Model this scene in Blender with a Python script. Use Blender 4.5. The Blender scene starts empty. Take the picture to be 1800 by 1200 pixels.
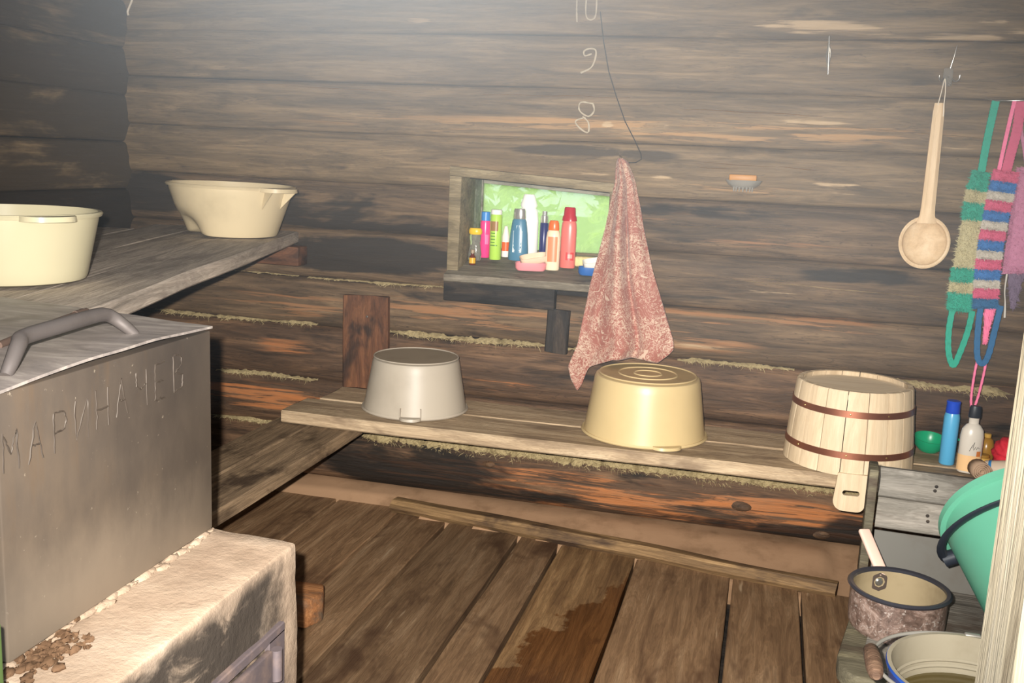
import bpy, bmesh, math, random
import numpy as np
from mathutils import Vector, Matrix

random.seed(7)
rng = np.random.default_rng(11)
SC = bpy.context.scene
COL = SC.collection

# ------------------------------------------------------------------ camera
cam_data = bpy.data.cameras.new('camera')
cam_data.sensor_width = 36.0
cam_data.lens = 35.0
cam_data.clip_start = 0.02
cam_data.clip_end = 200
cam = bpy.data.objects.new('camera', cam_data)
COL.objects.link(cam)
EYE = Vector((0, 0, 1.30))
# room axes seen from the camera: depth axis, horizon tilt 2.6 degrees
_d = Vector((463 / 1750, 300 / 1750, -1)).normalized()
_h = Vector((-537 / 1750, 345 / 1750, -1))
_up = _d.cross(_h).normalized()
if _up.y < 0:
    _up = -_up
_rt = _d.cross(_up)
R3 = Matrix((_rt, _d, _up))
cam.matrix_world = Matrix.Translation(EYE) @ R3.to_4x4()
SC.camera = cam

# ------------------------------------------------------------------ light
world = bpy.data.worlds.new('world')
SC.world = world
world.use_nodes = True
wn = world.node_tree
wn.nodes['Background'].inputs[0].default_value = (0.80, 0.90, 1.0, 1)
wn.nodes['Background'].inputs[1].default_value = 1.7

fl = bpy.data.lights.new('camera_flash', 'SPOT')
fl.energy = 765
fl.color = (1.0, 0.945, 0.86)
fl.spot_size = math.radians(82)
fl.spot_blend = 1.0
fl.shadow_soft_size = 0.010
flash = bpy.data.objects.new('camera_flash', fl)
COL.objects.link(flash)
flash.matrix_world = cam.matrix_world @ Matrix.Translation((-0.042, 0.038, -0.01))

SC.view_settings.view_transform = 'Standard'
SC.view_settings.look = 'None'
SC.view_settings.gamma = 1
SC.view_settings.exposure = 0.0
SC.view_settings.use_curve_mapping = False
SC.cycles.max_bounces = 6
SC.cycles.diffuse_bounces = 2
SC.cycles.glossy_bounces = 2
SC.cycles.volume_bounces = 0
SC.cycles.volume_step_rate = 5.0


# ------------------------------------------------------------------ helpers
def srgb(r, g, b):
    def f(c):
        c /= 255
        return c / 12.92 if c <= .04045 else ((c + .055) / 1.055) ** 2.4
    return (f(r), f(g), f(b), 1)


def hash3(ix, iy, iz):
    h = (ix.astype(np.int64) * 374761393 + iy.astype(np.int64) * 668265263 + iz.astype(np.int64) * 2147483647) & 0xffffffff
    h = ((h ^ (h >> 13)) * 1274126177) & 0xffffffff
    return ((h ^ (h >> 16)) & 0xffff) / 65535.0


def vnoise(x, y, z):
    x, y, z = np.broadcast_arrays(np.asarray(x, float), np.asarray(y, float), np.asarray(z, float))
    xi, yi, zi = np.floor(x), np.floor(y), np.floor(z)
    fx, fy, fz = x - xi, y - yi, z - zi
    fx, fy, fz = [t * t * (3 - 2 * t) for t in (fx, fy, fz)]
    r = 0
    for a in (0, 1):
        for b in (0, 1):
            for c in (0, 1):
                w = (fx if a else 1 - fx) * (fy if b else 1 - fy) * (fz if c else 1 - fz)
                r = r + w * hash3(xi + a, yi + b, zi + c)
    return r * 2 - 1


def tag(o, label=None, cat=None, group=None, kind=None):
    if label: o['label'] = label
    if cat: o['category'] = cat
    if group: o['group'] = group
    if kind: o['kind'] = kind
    return o


def link(name, me, mat=None, parent=None, loc=None, rot=None):
    o = bpy.data.objects.new(name, me)
    COL.objects.link(o)
    if mat is not None:
        if isinstance(mat, (list, tuple)):
            for m in mat: me.materials.append(m)
        elif len(me.materials) == 0:
            me.materials.append(mat)
    if parent is not None: o.parent = parent
    if loc is not None: o.location = loc
    if rot is not None: o.rotation_euler = rot
    return o


def mesh(name, verts, faces, smooth=False):
    me = bpy.data.meshes.new(name)
    me.from_pydata([tuple(v) for v in verts], [], faces)
    me.validate()
    me.update()
    if smooth:
        me.polygons.foreach_set('use_smooth', [True] * len(me.polygons))
    return me


def autosmooth(me, ang=40):
    me.polygons.foreach_set('use_smooth', [True] * len(me.polygons))
    bm = bmesh.new(); bm.from_mesh(me)
    lim = math.radians(ang)
    for e in bm.edges:
        if len(e.link_faces) == 2:
            e.smooth = e.calc_face_angle(0) < lim
    bm.to_mesh(me); bm.free()
    return me


def fix_normals(me):
    bm = bmesh.new(); bm.from_mesh(me)
    bmesh.ops.recalc_face_normals(bm, faces=bm.faces)
    bm.to_mesh(me); bm.free()
    return me


def empty(name, loc=(0, 0, 0), rot=(0, 0, 0), label=None, cat=None, group=None, kind=None):
    o = bpy.data.objects.new(name, None)
    o.empty_display_size = .05
    COL.objects.link(o)
    o.location = loc
    o.rotation_euler = rot
    return tag(o, label, cat, group, kind)


def box_me(sx, sy, sz, bevel=0.0, seg=2, center=(0, 0, 0)):
    bm = bmesh.new()
    bmesh.ops.create_cube(bm, size=1)
    bmesh.ops.scale(bm, vec=(sx, sy, sz), verts=bm.verts)
    if bevel > 0:
        bmesh.ops.bevel(bm, geom=list(bm.edges), offset=bevel, segments=seg, affect='EDGES', profile=.5)
    bmesh.ops.translate(bm, vec=center, verts=bm.verts)
    me = bpy.data.meshes.new('box')
    bm.to_mesh(me); bm.free()
    if bevel > 0: autosmooth(me, 35)
    return me


def lathe_me(profile, segs=40, closed=False, sx=1, sy=1, smooth=40, fn=None):
    """profile: list of (r, z); r==0 ends make poles"""
    verts, faces, rings = [], [], []
    for r, z in profile:
        if r <= 1e-6:
            rings.append([len(verts)]); verts.append((0, 0, z))
        else:
            ring = []
            for i in range(segs):
                a = 2 * math.pi * i / segs
                ring.append(len(verts))
                v = (r * math.cos(a) * sx, r * math.sin(a) * sy, z)
                verts.append(fn(v, a) if fn else v)
            rings.append(ring)
    pairs = list(zip(rings[:-1], rings[1:]))
    if closed: pairs.append((rings[-1], rings[0]))
    for A, B in pairs:
        if len(A) == 1 and len(B) == 1: continue
        for i in range(segs):
            j = (i + 1) % segs
            if len(A) == 1: faces.append((A[0], B[j], B[i]))
            elif len(B) == 1: faces.append((A[i], A[j], B[0]))
            else: faces.append((A[i], A[j], B[j], B[i]))
    me = mesh('lathe', verts, faces)
    fix_normals(me)
    autosmooth(me, smooth)
    return me


def tube_me(pts, rad, sides=8, closed=False, flat=1.0):
    pts = [Vector(p) for p in pts]
    n = len(pts)
    rads = rad if isinstance(rad, (list, tuple)) else [rad] * n
    verts, faces = [], []
    prev = None
    for i, p in enumerate(pts):
        if closed:
            t = (pts[(i + 1) % n] - pts[i - 1]).normalized()
        else:
            t = (pts[min(i + 1, n - 1)] - pts[max(i - 1, 0)]).normalized()
        if prev is None:
            ref = Vector((0, 0, 1)) if abs(t.z) < .9 else Vector((1, 0, 0))
            u = t.cross(ref).normalized()
        else:
            u = (prev - t * prev.dot(t)).normalized()
        prev = u
        w = t.cross(u)
        for k in range(sides):
            a = 2 * math.pi * k / sides
            verts.append(p + rads[i] * (u * math.cos(a) + w * math.sin(a) * flat))
    m = n if closed else n - 1
    for i in range(m):
        for k in range(sides):
            a, b = i * sides + k, i * sides + (k + 1) % sides
            c, d = ((i + 1) % n) * sides + (k + 1) % sides, ((i + 1) % n) * sides + k
            faces.append((a, b, c, d))
    if not closed:
        faces.append(tuple(range(sides))[::-1])
        faces.append(tuple(range((n - 1) * sides, n * sides)))
    me = mesh('tube', verts, faces)
    fix_normals(me)
    autosmooth(me, 50)
    return me


def spline(pts, n=24):
    """Catmull-Rom through the points"""
    P = [Vector(p) for p in pts]
    P = [P[0] * 2 - P[1]] + P + [P[-1] * 2 - P[-2]]
    out = []
    segs = len(P) - 3
    for s in range(segs):
        a, b, c, d = P[s:s + 4]
        m = max(2, n // segs)
        for k in range(m):
            t = k / m
            out.append(.5 * ((2 * b) + (c - a) * t + (2 * a - 5 * b + 4 * c - d) * t * t + (3 * b - a - 3 * c + d) * t ** 3))
    out.append(P[-2])
    return out


def plank_me(L, W, T, seed=0, nx=14, rough=.003, ch=.005, taper=0.0, wane=0.0):
    """board along local X from 0 to L, centred on Y, top face at z=0"""
    prof = [(-W / 2 + ch, 0), (W / 2 - ch, 0), (W / 2, -ch), (W / 2, -T + ch), (W / 2 - ch, -T), (-W / 2 + ch, -T), (-W / 2, -T + ch), (-W / 2, -ch)]
    # a few extra points across the top so that the face can cup
    prof = [(-W / 2 + ch, 0), (-W / 6, 0), (W / 6, 0)] + prof[1:]
    P = np.array(prof)
    m = len(P)
    xs = np.linspace(0, L, nx + 1)
    V = np.zeros(((nx + 1), m, 3))
    V[:, :, 0] = xs[:, None]
    V[:, :, 1] = P[None, :, 0] * (1 - taper * xs[:, None] / L)
    V[:, :, 2] = P[None, :, 1]
    side = np.sign(P[:, 0])[None, :]
    V[:, :, 1] += rough * vnoise(xs[:, None] * 5 + seed * 17.3, side * 3.1 + 0.5, seed + .5) + wane * vnoise(xs[:, None] * 2.3 + seed, side * 7.7, seed * 1.7)
    V[:, :, 2] += rough * .7 * vnoise(xs[:, None] * 4 + seed * 5.1, V[:, :, 1] * 9, seed + 9.5)
    V[0, :, 0] += rough * 1.5 * vnoise(V[0, :, 1] * 30, seed, .3)
    V[-1, :, 0] += rough * 1.5 * vnoise(V[-1, :, 1] * 30, seed, 4.3)
    faces = []
    for i in range(nx):
        for k in range(m):
            j = (k + 1) % m
            faces.append((i * m + k, (i + 1) * m + k, (i + 1) * m + j, i * m + j))
    faces.append(tuple(range(m)))
    faces.append(tuple(range(nx * m, nx * m + m))[::-1])
    me = mesh('plank', V.reshape(-1, 3), faces)
    fix_normals(me)
    autosmooth(me, 30)
    return me


def basis(p0, p1, up=(0, 0, 1)):
    x = (Vector(p1) - Vector(p0)).normalized()
    z = Vector(up)
    z = (z - x * z.dot(x)).normalized()
    y = z.cross(x)
    m = Matrix((x, y, z)).transposed().to_4x4()
    m.translation = Vector(p0)
    return m


def plank(name, p0, p1, W, T, mat, parent=None, up=(0, 0, 1), seed=0, **kw):
    """board whose top centre line runs from p0 to p1 (parent space)"""
    L = (Vector(p1) - Vector(p0)).length
    o = link(name, plank_me(L, W, T, seed, **kw), mat, parent)
    o.matrix_local = basis(p0, p1, up)
    return o


def prism_me(poly, z0, z1, bevel=0.0):
    bm = bmesh.new()
    vs = [bm.verts.new((x, y, z0)) for x, y in poly]
    f = bm.faces.new(vs)
    r = bmesh.ops.extrude_face_region(bm, geom=[f])
    bmesh.ops.translate(bm, vec=(0, 0, z1 - z0), verts=[v for v in r['geom'] if isinstance(v, bmesh.types.BMVert)])
    bmesh.ops.recalc_face_normals(bm, faces=bm.faces)
    if bevel > 0:
        bmesh.ops.bevel(bm, geom=list(bm.edges), offset=bevel, segments=2, affect='EDGES', profile=.5)
    me = bpy.data.meshes.new('prism')
    bm.to_mesh(me); bm.free()
    autosmooth(me, 35)
    return me


def join_me(parts):
    """parts: list of (mesh, matrix) -> one mesh"""
    bm = bmesh.new()
    for me, mx in parts:
        n0 = len(bm.verts)
        bm.from_mesh(me)
        bm.verts.ensure_lookup_table()
        if mx is not None:
            bmesh.ops.transform(bm, matrix=mx, verts=bm.verts[n0:])
    out = bpy.data.meshes.new('joined')
    bm.to_mesh(out); bm.free()
    return out


# ------------------------------------------------------------------ materials
def new_mat(name):
    m = bpy.data.materials.new(name)
    m.use_nodes = True
    nt = m.node_tree
    b = nt.nodes['Principled BSDF']
    return m, nt, b


def N(nt, typ, **kw):
    n = nt.nodes.new(typ)
    for k, v in kw.items():
        setattr(n, k, v)
    return n


def L_(nt, a, b):
    nt.links.new(a, b)


def coords(nt, scale, rand=True, src='Object'):
    tc = N(nt, 'ShaderNodeTexCoord')
    out = tc.outputs[src]
    if rand:
        oi = N(nt, 'ShaderNodeObjectInfo')
        mu = N(nt, 'ShaderNodeMath', operation='MULTIPLY'); mu.inputs[1].default_value = 37.0
        L_(nt, oi.outputs['Random'], mu.inputs[0])
        ad = N(nt, 'ShaderNodeVectorMath', operation='ADD')
        L_(nt, out, ad.inputs[0]); L_(nt, mu.outputs[0], ad.inputs[1])
        out = ad.outputs[0]
    mp = N(nt, 'ShaderNodeMapping')
    mp.inputs['Scale'].default_value = scale
    L_(nt, out, mp.inputs['Vector'])
    return mp.outputs[0]


def noise(nt, vec, scale, detail=6, rough=.6, dist=0.0):
    n = N(nt, 'ShaderNodeTexNoise')
    n.inputs['Scale'].default_value = scale
    n.inputs['Detail'].default_value = detail
    n.inputs['Roughness'].default_value = rough
    n.inputs['Distortion'].default_value = dist
    L_(nt, vec, n.inputs['Vector'])
    return n.outputs['Fac']


def ramp(nt, fac, stops):
    r = N(nt, 'ShaderNodeValToRGB')
    el = r.color_ramp.elements
    while len(el) > 1: el.remove(el[-1])
    el[0].position = stops[0][0]; el[0].color = stops[0][1]
    for p, c in stops[1:]:
        e = el.new(p); e.color = c
    L_(nt, fac, r.inputs['Fac'])
    return r.outputs['Color']


def smap(nt, val, a, b, c=0.0, d=1.0):
    n = N(nt, 'ShaderNodeMapRange', interpolation_type='SMOOTHSTEP')
    n.inputs['From Min'].default_value = a; n.inputs['From Max'].default_value = b
    n.inputs['To Min'].default_value = c; n.inputs['To Max'].default_value = d
    L_(nt, val, n.inputs['Value'])
    return n.outputs[0]


def math_(nt, op, a, b=None):
    n = N(nt, 'ShaderNodeMath', operation=op)
    for i, v in enumerate((a, b)):
        if v is None: continue
        if isinstance(v, (int, float)): n.inputs[i].default_value = v
        else: L_(nt, v, n.inputs[i])
    return n.outputs[0]


def mix(nt, fac, a, b, blend='MIX'):
    n = N(nt, 'ShaderNodeMix', data_type='RGBA', blend_type=blend)
    for s, v in ((n.inputs[0], fac), (n.inputs[6], a), (n.inputs[7], b)):
        if isinstance(v, (int, float)): s.default_value = v
        elif isinstance(v, tuple): s.default_value = v
        else: L_(nt, v, s)
    return n.outputs[2]


def bump(nt, bsdf, h, strength=.3, dist=.01):
    n = N(nt, 'ShaderNodeBump')
    n.inputs['Strength'].default_value = strength
    n.inputs['Distance'].default_value = dist
    L_(nt, h, n.inputs['Height'])
    L_(nt, n.outputs[0], bsdf.inputs['Normal'])


def wood(name, dark, mid, light, grain=(1.2, 16, 16), patch=.5, patch_col=None, rough=.75, fine=.35, streak=None, streak_amt=.0, bumps=.35, spec=.3, patch_scale=(2.2, 5, 5), tint=.12, ring=.3):
    m, nt, b = new_mat(name)
    v1 = coords(nt, grain)
    n1 = noise(nt, v1, 2.0, 5, .62, .6)
    col = ramp(nt, n1, [(.28, dark), (.5, mid), (.72, light)])
    v2 = coords(nt, (grain[0] * 1.6, grain[1] * 3.2, grain[2] * 3.2))
    n2 = noise(nt, v2, 3.0, 3, .7)
    col = mix(nt, fine, col, ramp(nt, n2, [(.3, (.25, .25, .25, 1)), (.7, (1.25, 1.25, 1.25, 1))]), 'MULTIPLY')
    rg = math_(nt, 'SINE', math_(nt, 'MULTIPLY', n1, 85.0))
    col = mix(nt, ring, col, ramp(nt, math_(nt, 'ADD', math_(nt, 'MULTIPLY', rg, .5), .5), [(0, (.55, .52, .48, 1)), (1, (1.25, 1.25, 1.25, 1))]), 'MULTIPLY')
    if patch_col is not None:
        v3 = coords(nt, patch_scale)
        n3 = noise(nt, v3, 1.6, 4, .65, .4)
        col = mix(nt, smap(nt, n3, .62 - .25 * patch, .80 - .25 * patch), col, patch_col)
    if streak is not None:
        v4 = coords(nt, (1.0, 11, 11))
        n4 = noise(nt, v4, 2.6, 3, .6)
        col = mix(nt, smap(nt, n4, .68 - .2 * streak_amt, .76 - .2 * streak_amt), col, streak)
    oi = N(nt, 'ShaderNodeObjectInfo')
    col = mix(nt, 1.0, col, ramp(nt, oi.outputs['Random'], [(0, (1 - tint, 1 - tint, 1 - tint, 1)), (1, (1 + tint, 1 + tint * .9, 1 + tint * .8, 1))]), 'MULTIPLY')
    L_(nt, col, b.inputs['Base Color'])
    b.inputs['Roughness'].default_value = rough
    b.inputs['Specular IOR Level'].default_value = spec
    bump(nt, b, n2, bumps, .008)
    return m


def log_mat(name, dark, mid, light, char, pale, warm, patch=.5, rough=.72, bumps=.5):
    """hewn log: grain along X, sooty patches, pale scars and warm bare streaks carried by the mesh"""
    m, nt, b = new_mat(name)
    def attr(n):
        a = N(nt, 'ShaderNodeAttribute'); a.attribute_name = n
        return a.outputs['Fac']
    n1 = noise(nt, coords(nt, (.9, 9, 9)), 2.6, 5, .65, .7)
    n2 = noise(nt, coords(nt, (2.2, 46, 46)), 2.4, 3, .72)
    n3 = noise(nt, coords(nt, (1.9, 6.0, 6.0)), 1.5, 4, .64, .5)
    n4 = noise(nt, coords(nt, (1.1, 24, 24)), 2.0, 4, .62, .5)
    col = ramp(nt, n1, [(.26, dark), (.5, mid), (.74, light)])
    col = mix(nt, .4, col, ramp(nt, n2, [(.3, (.35, .35, .35, 1)), (.7, (1.2, 1.2, 1.2, 1))]), 'MULTIPLY')
    # warm bare wood streaks
    w = math_(nt, 'MULTIPLY', smap(nt, math_(nt, 'ADD', n4, math_(nt, 'MULTIPLY', attr('warm'), .12)), .54, .68), smap(nt, attr('warm'), 0.02, .7))
    col = mix(nt, w, col, mix(nt, n2, warm, light))
    col = mix(nt, smap(nt, math_(nt, 'ABSOLUTE', math_(nt, 'SUBTRACT', n4, .5)), .0, .014, .55, 0), col, char)
    # soot
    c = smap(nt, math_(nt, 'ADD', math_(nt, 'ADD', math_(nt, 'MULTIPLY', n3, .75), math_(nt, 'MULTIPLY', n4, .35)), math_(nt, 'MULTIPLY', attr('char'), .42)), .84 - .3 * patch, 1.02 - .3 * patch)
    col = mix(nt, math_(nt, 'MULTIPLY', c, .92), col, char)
    # pale scars
    p = smap(nt, math_(nt, 'ADD', math_(nt, 'ADD', attr('pale'), math_(nt, 'MULTIPLY', math_(nt, 'SUBTRACT', n1, .5), 1.8)), math_(nt, 'MULTIPLY', math_(nt, 'SUBTRACT', n4, .5), 2.4)), .55, 1.0)
    p = math_(nt, 'MULTIPLY', p, .8)
    p = math_(nt, 'MULTIPLY', p, smap(nt, attr('pale'), .02, .35))
    col = mix(nt, p, col, mix(nt, n2, pale, light))
    L_(nt, col, b.inputs['Base Color'])
    b.inputs['Roughness'].default_value = rough
    b.inputs['Specular IOR Level'].default_value = .3
    bump(nt, b, n1, bumps, .012)
    return m


def plain(name, col, rough=.5, spec=.4, metal=0.0, var=0.0, var_scale=12, bumps=0.0, trans=0.0, ior=1.45, alpha=1.0, sss=0.0, var_col=None):
    m, nt, b = new_mat(name)
    b.inputs['Base Color'].default_value = col
    if var > 0 or bumps > 0:
        n = noise(nt, coords(nt, (1, 1, 1)), var_scale, 6, .6)
        if var > 0:
            dk = var_col or (col[0] * .45, col[1] * .42, col[2] * .38, 1)
            c = mix(nt, smap(nt, n, .45, .75, 0, var), col, dk)
            L_(nt, c, b.inputs['Base Color'])
        if bumps > 0: bump(nt, b, n, bumps, .004)
    b.inputs['Roughness'].default_value = rough
    b.inputs['Specular IOR Level'].default_value = spec
    b.inputs['Metallic'].default_value = metal
    b.inputs['Transmission Weight'].default_value = trans
    b.inputs['IOR'].default_value = ior
    b.inputs['Alpha'].default_value = alpha
    if sss > 0:
        b.inputs['Subsurface Weight'].default_value = sss
        b.inputs['Subsurface Radius'].default_value = (.02, .015, .01)
    return m


M = {}
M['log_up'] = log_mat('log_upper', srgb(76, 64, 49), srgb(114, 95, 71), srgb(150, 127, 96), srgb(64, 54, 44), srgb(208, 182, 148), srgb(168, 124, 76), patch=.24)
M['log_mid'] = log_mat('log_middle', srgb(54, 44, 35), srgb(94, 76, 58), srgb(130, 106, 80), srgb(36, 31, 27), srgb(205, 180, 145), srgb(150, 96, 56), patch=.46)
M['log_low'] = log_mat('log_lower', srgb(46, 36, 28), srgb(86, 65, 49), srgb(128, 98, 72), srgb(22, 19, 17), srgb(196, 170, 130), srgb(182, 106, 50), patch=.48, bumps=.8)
M['bench'] = wood('bench_wood', srgb(134, 113, 90), srgb(178, 155, 126), srgb(202, 180, 150), grain=(1.5, 14, 14), patch=.5, patch_col=srgb(132, 112, 90), rough=.7)
M['side_bench'] = wood('side_bench_wood', srgb(94, 78, 62), srgb(132, 111, 88), srgb(160, 136, 108), grain=(1.5, 16, 16), patch=.5, patch_col=srgb(66, 52, 40), rough=.7)
M['shelf'] = wood('shelf_wood', srgb(124, 115, 106), srgb(168, 156, 144), srgb(194, 180, 166), grain=(1.3, 12, 12), patch=.4, patch_col=srgb(126, 115, 106), rough=.75)
M['floor'] = wood('floor_wood', srgb(94, 71, 52), srgb(126, 99, 73), srgb(152, 125, 97), grain=(1.2, 11, 11), patch=.42, patch_col=srgb(78, 56, 40), rough=.55, spec=.4, patch_scale=(1.6, 3.5, 3.5), streak=srgb(158, 136, 110), streak_amt=.02, tint=.28)
M['floor_wet'] = wood('floor_wet_wood', srgb(84, 62, 42), srgb(120, 92, 62), srgb(150, 120, 84), grain=(1.2, 13, 13), patch=.30, patch_col=srgb(84, 60, 42), rough=.5, spec=.5)
def wet_stain():
    # the spilt water keeps to the right half of one board and spreads toward the door
    m = M['floor_wet']; nt = m.node_tree; b = nt.nodes['Principled BSDF']
    src = b.inputs['Base Color'].links[0].from_socket
    ge = N(nt, 'ShaderNodeNewGeometry'); sp = N(nt, 'ShaderNodeSeparateXYZ'); L_(nt, ge.outputs['Position'], sp.inputs[0])
    n = noise(nt, ge.outputs['Position'], 7.0, 5, .6)
    e = math_(nt, 'ADD', math_(nt, 'ADD', sp.outputs[0], math_(nt, 'MULTIPLY', math_(nt, 'SUBTRACT', 3.02, sp.outputs[1]), .37)), math_(nt, 'MULTIPLY', math_(nt, 'SUBTRACT', n, .5), .28))
    wet = smap(nt, e, -.345, -.330)
    L_(nt, mix(nt, wet, src, mix(nt, 1.0, src, (.55, .40, .30, 1), 'MULTIPLY')), b.inputs['Base Color'])
    L_(nt, math_(nt, 'SUBTRACT', .5, math_(nt, 'MULTIPLY', wet, .22)), b.inputs['Roughness'])
wet_stain()
M['loose'] = wood('split_pole_wood', srgb(70, 53, 38), srgb(122, 96, 66), srgb(172, 140, 98), grain=(1.2, 22, 22), patch=.55, patch_col=srgb(66, 50, 38), rough=.7)
M['wallboard'] = wood('nailed_board_wood', srgb(58, 38, 27), srgb(96, 62, 42), srgb(124, 84, 56), grain=(2.2, 9, 9), patch=.5, patch_col=srgb(46, 32, 25))
M['darkboard'] = wood('sooty_board_wood', srgb(24, 22, 21), srgb(44, 39, 36), srgb(74, 62, 52), grain=(2, 12, 12), patch=.4, patch_col=srgb(20, 19, 20))
M['frame'] = wood('window_frame_wood', srgb(90, 80, 62), srgb(130, 117, 92), srgb(158, 144, 116), grain=(1.5, 12, 12), patch=.35, patch_col=srgb(82, 58, 40))
M['frame_grey'] = wood('window_grey_wood', srgb(104, 102, 94), srgb(148, 146, 134), srgb(176, 172, 158), grain=(1.5, 12, 12), patch=.25, patch_col=srgb(84, 66, 52))
M['sill'] = wood('sill_wood', srgb(98, 91, 80), srgb(136, 127, 112), srgb(168, 158, 140), grain=(1.5, 12, 12), patch=.35, patch_col=srgb(66, 56, 48))
M['tub'] = wood('linden_wood', srgb(192, 168, 136), srgb(212, 190, 158), srgb(226, 207, 177), grain=(14, 14, 1.2), rough=.6, fine=.12, bumps=.08, ring=.06, tint=.05)
M['tub_bottom'] = wood('linden_bottom_wood', srgb(212, 190, 158), srgb(228, 208, 178), srgb(238, 222, 196), grain=(1.2, 14, 14), rough=.6, fine=.15, bumps=.08, ring=.06, tint=.05)
M['spoon'] = wood('pale_spoon_wood', srgb(202, 172, 134), srgb(220, 192, 154), srgb(230, 206, 172), grain=(14, 14, 1.5), rough=.55, fine=.1, bumps=.05, ring=.06, tint=.05)
M['greyboard'] = wood('grey_board_wood', srgb(86, 82, 75), srgb(122, 117, 109), srgb(152, 145, 136), grain=(1.5, 10, 10), patch=.35, patch_col=srgb(78, 68, 60))
M['seat'] = wood('worn_painted_seat', srgb(64, 60, 48), srgb(92, 86, 70), srgb(122, 114, 90), grain=(2, 10, 10), patch=.5, patch_col=srgb(62, 50, 40))
M['jamb'] = wood('pale_jamb_wood', srgb(112, 100, 82), srgb(146, 136, 116), srgb(162, 153, 136), grain=(1.2, 14, 14), rough=.6, fine=.15)
M['block'] = wood('split_block_wood', srgb(96, 62, 38), srgb(150, 100, 62), srgb(180, 128, 84), grain=(3, 16, 16), patch=.4, patch_col=srgb(92, 78, 64))
M['earth'] = plain('packed_earth', srgb(160, 128, 100), .95, .1, var=.6, var_scale=9, bumps=.6)
M['plank_wall'] = wood('plain_wall_wood', srgb(60, 50, 40), srgb(92, 76, 58), srgb(120, 100, 76), patch=.4, patch_col=srgb(50, 42, 34))
M['tow'] = plain('flax_tow', srgb(164, 148, 112), .95, .1, var=.85, var_scale=34, bumps=1.0)
M['beige'] = plain('beige_plastic', srgb(196, 173, 128), .38, .5, var=.10, var_scale=7)
M['beige_bottom'] = plain('beige_scuffed_plastic', srgb(178, 152, 108), .5, .35, var=.35, var_scale=16)
M['cream'] = plain('cream_plastic', srgb(196, 180, 148), .42, .4, var=.45, var_scale=5, var_col=srgb(150, 136, 110))
M['ivory'] = plain('ivory_plastic', srgb(176, 168, 140), .28, .5, var=.08, var_scale=6)
M['milky'] = plain('milky_plastic', srgb(180, 169, 153), .42, .4, var=.2, var_scale=8, trans=.12, sss=.0)
M['milky_bottom'] = plain('milky_scuffed_plastic', srgb(150, 136, 116), .5, .3, var=.3, var_scale=10)
M['copper'] = plain('copper_hoop', srgb(150, 96, 74), .38, .5, metal=.75, var=.35, var_scale=18)
M['brass'] = plain('brass_rivet', srgb(225, 190, 120), .3, .5, metal=.9)
M['steel'] = plain('dull_steel', srgb(150, 146, 138), .4, .5, metal=.25, var=.3, var_scale=20)
M['bright'] = plain('bright_wire', srgb(200, 196, 188), .25, .5, metal=.9)
M['blackwire'] = plain('dark_wire', srgb(40, 34, 30), .6)
M['black'] = plain('black_plastic', srgb(34, 38, 46), .4)
M['chalk'] = plain('white_chalk', srgb(182, 170, 150), .95, .1, var=.6, var_scale=60)
M['sliver'] = plain('bare_split_wood', srgb(196, 172, 136), .8, .2, var=.4, var_scale=14)
M['sliver_o'] = plain('bare_orange_wood', srgb(176, 132, 76), .8, .2, var=.4, var_scale=14)


def tank_mat():
    m, nt, b = new_mat('oxidised_sheet_steel')
    n1 = noise(nt, coords(nt, (1, 1, .55), False), 5, 7, .6)
    n2 = noise(nt, coords(nt, (1, 1, 1), False), 90, 3, .6)
    n3 = noise(nt, coords(nt, (2, 2, .35), False), 9, 5, .6)
    col = ramp(nt, n1, [(.3, srgb(58, 51, 46)), (.52, srgb(74, 65, 57)), (.75, srgb(92, 79, 66))])
    col = mix(nt, smap(nt, n3, .55, .75, 0, .5), col, srgb(86, 68, 50))
    # lime dust that settled near the clay bed
    tc = N(nt, 'ShaderNodeTexCoord'); sp = N(nt, 'ShaderNodeSeparateXYZ'); L_(nt, tc.outputs['Object'], sp.inputs[0])
    dust = math_(nt, 'MULTIPLY', smap(nt, math_(nt, 'SUBTRACT', math_(nt, 'MULTIPLY', n1, .16), sp.outputs[2]), -.07, .09), .75)
    col = mix(nt, dust, col, srgb(126, 113, 98))
    sp2 = smap(nt, n2, .69, .73, 0, .5)
    col = mix(nt, sp2, col, srgb(140, 128, 112))
    L_(nt, col, b.inputs['Base Color'])
    b.inputs['Metallic'].default_value = .25
    b.inputs['Roughness'].default_value = .55
    bump(nt, b, n1, .15, .01)
    return m


def lid_mat():
    m, nt, b = new_mat('worn_lid_steel')
    n1 = noise(nt, coords(nt, (3, 9, 3), False), 2.2, 8, .68, .8)
    n2 = noise(nt, coords(nt, (1, 1, 1), False), 11, 6, .6)
    col = ramp(nt, n1, [(.3, srgb(96, 90, 88)), (.52, srgb(134, 125, 120)), (.75, srgb(176, 167, 158))])
    col = mix(nt, smap(nt, n2, .5, .7, 0, .4), col, srgb(94, 84, 72))
    L_(nt, col, b.inputs['Base Color'])
    b.inputs['Metallic'].default_value = .2
    b.inputs['Roughness'].default_value = .5
    bump(nt, b, n1, .12, .006)
    return m


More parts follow.
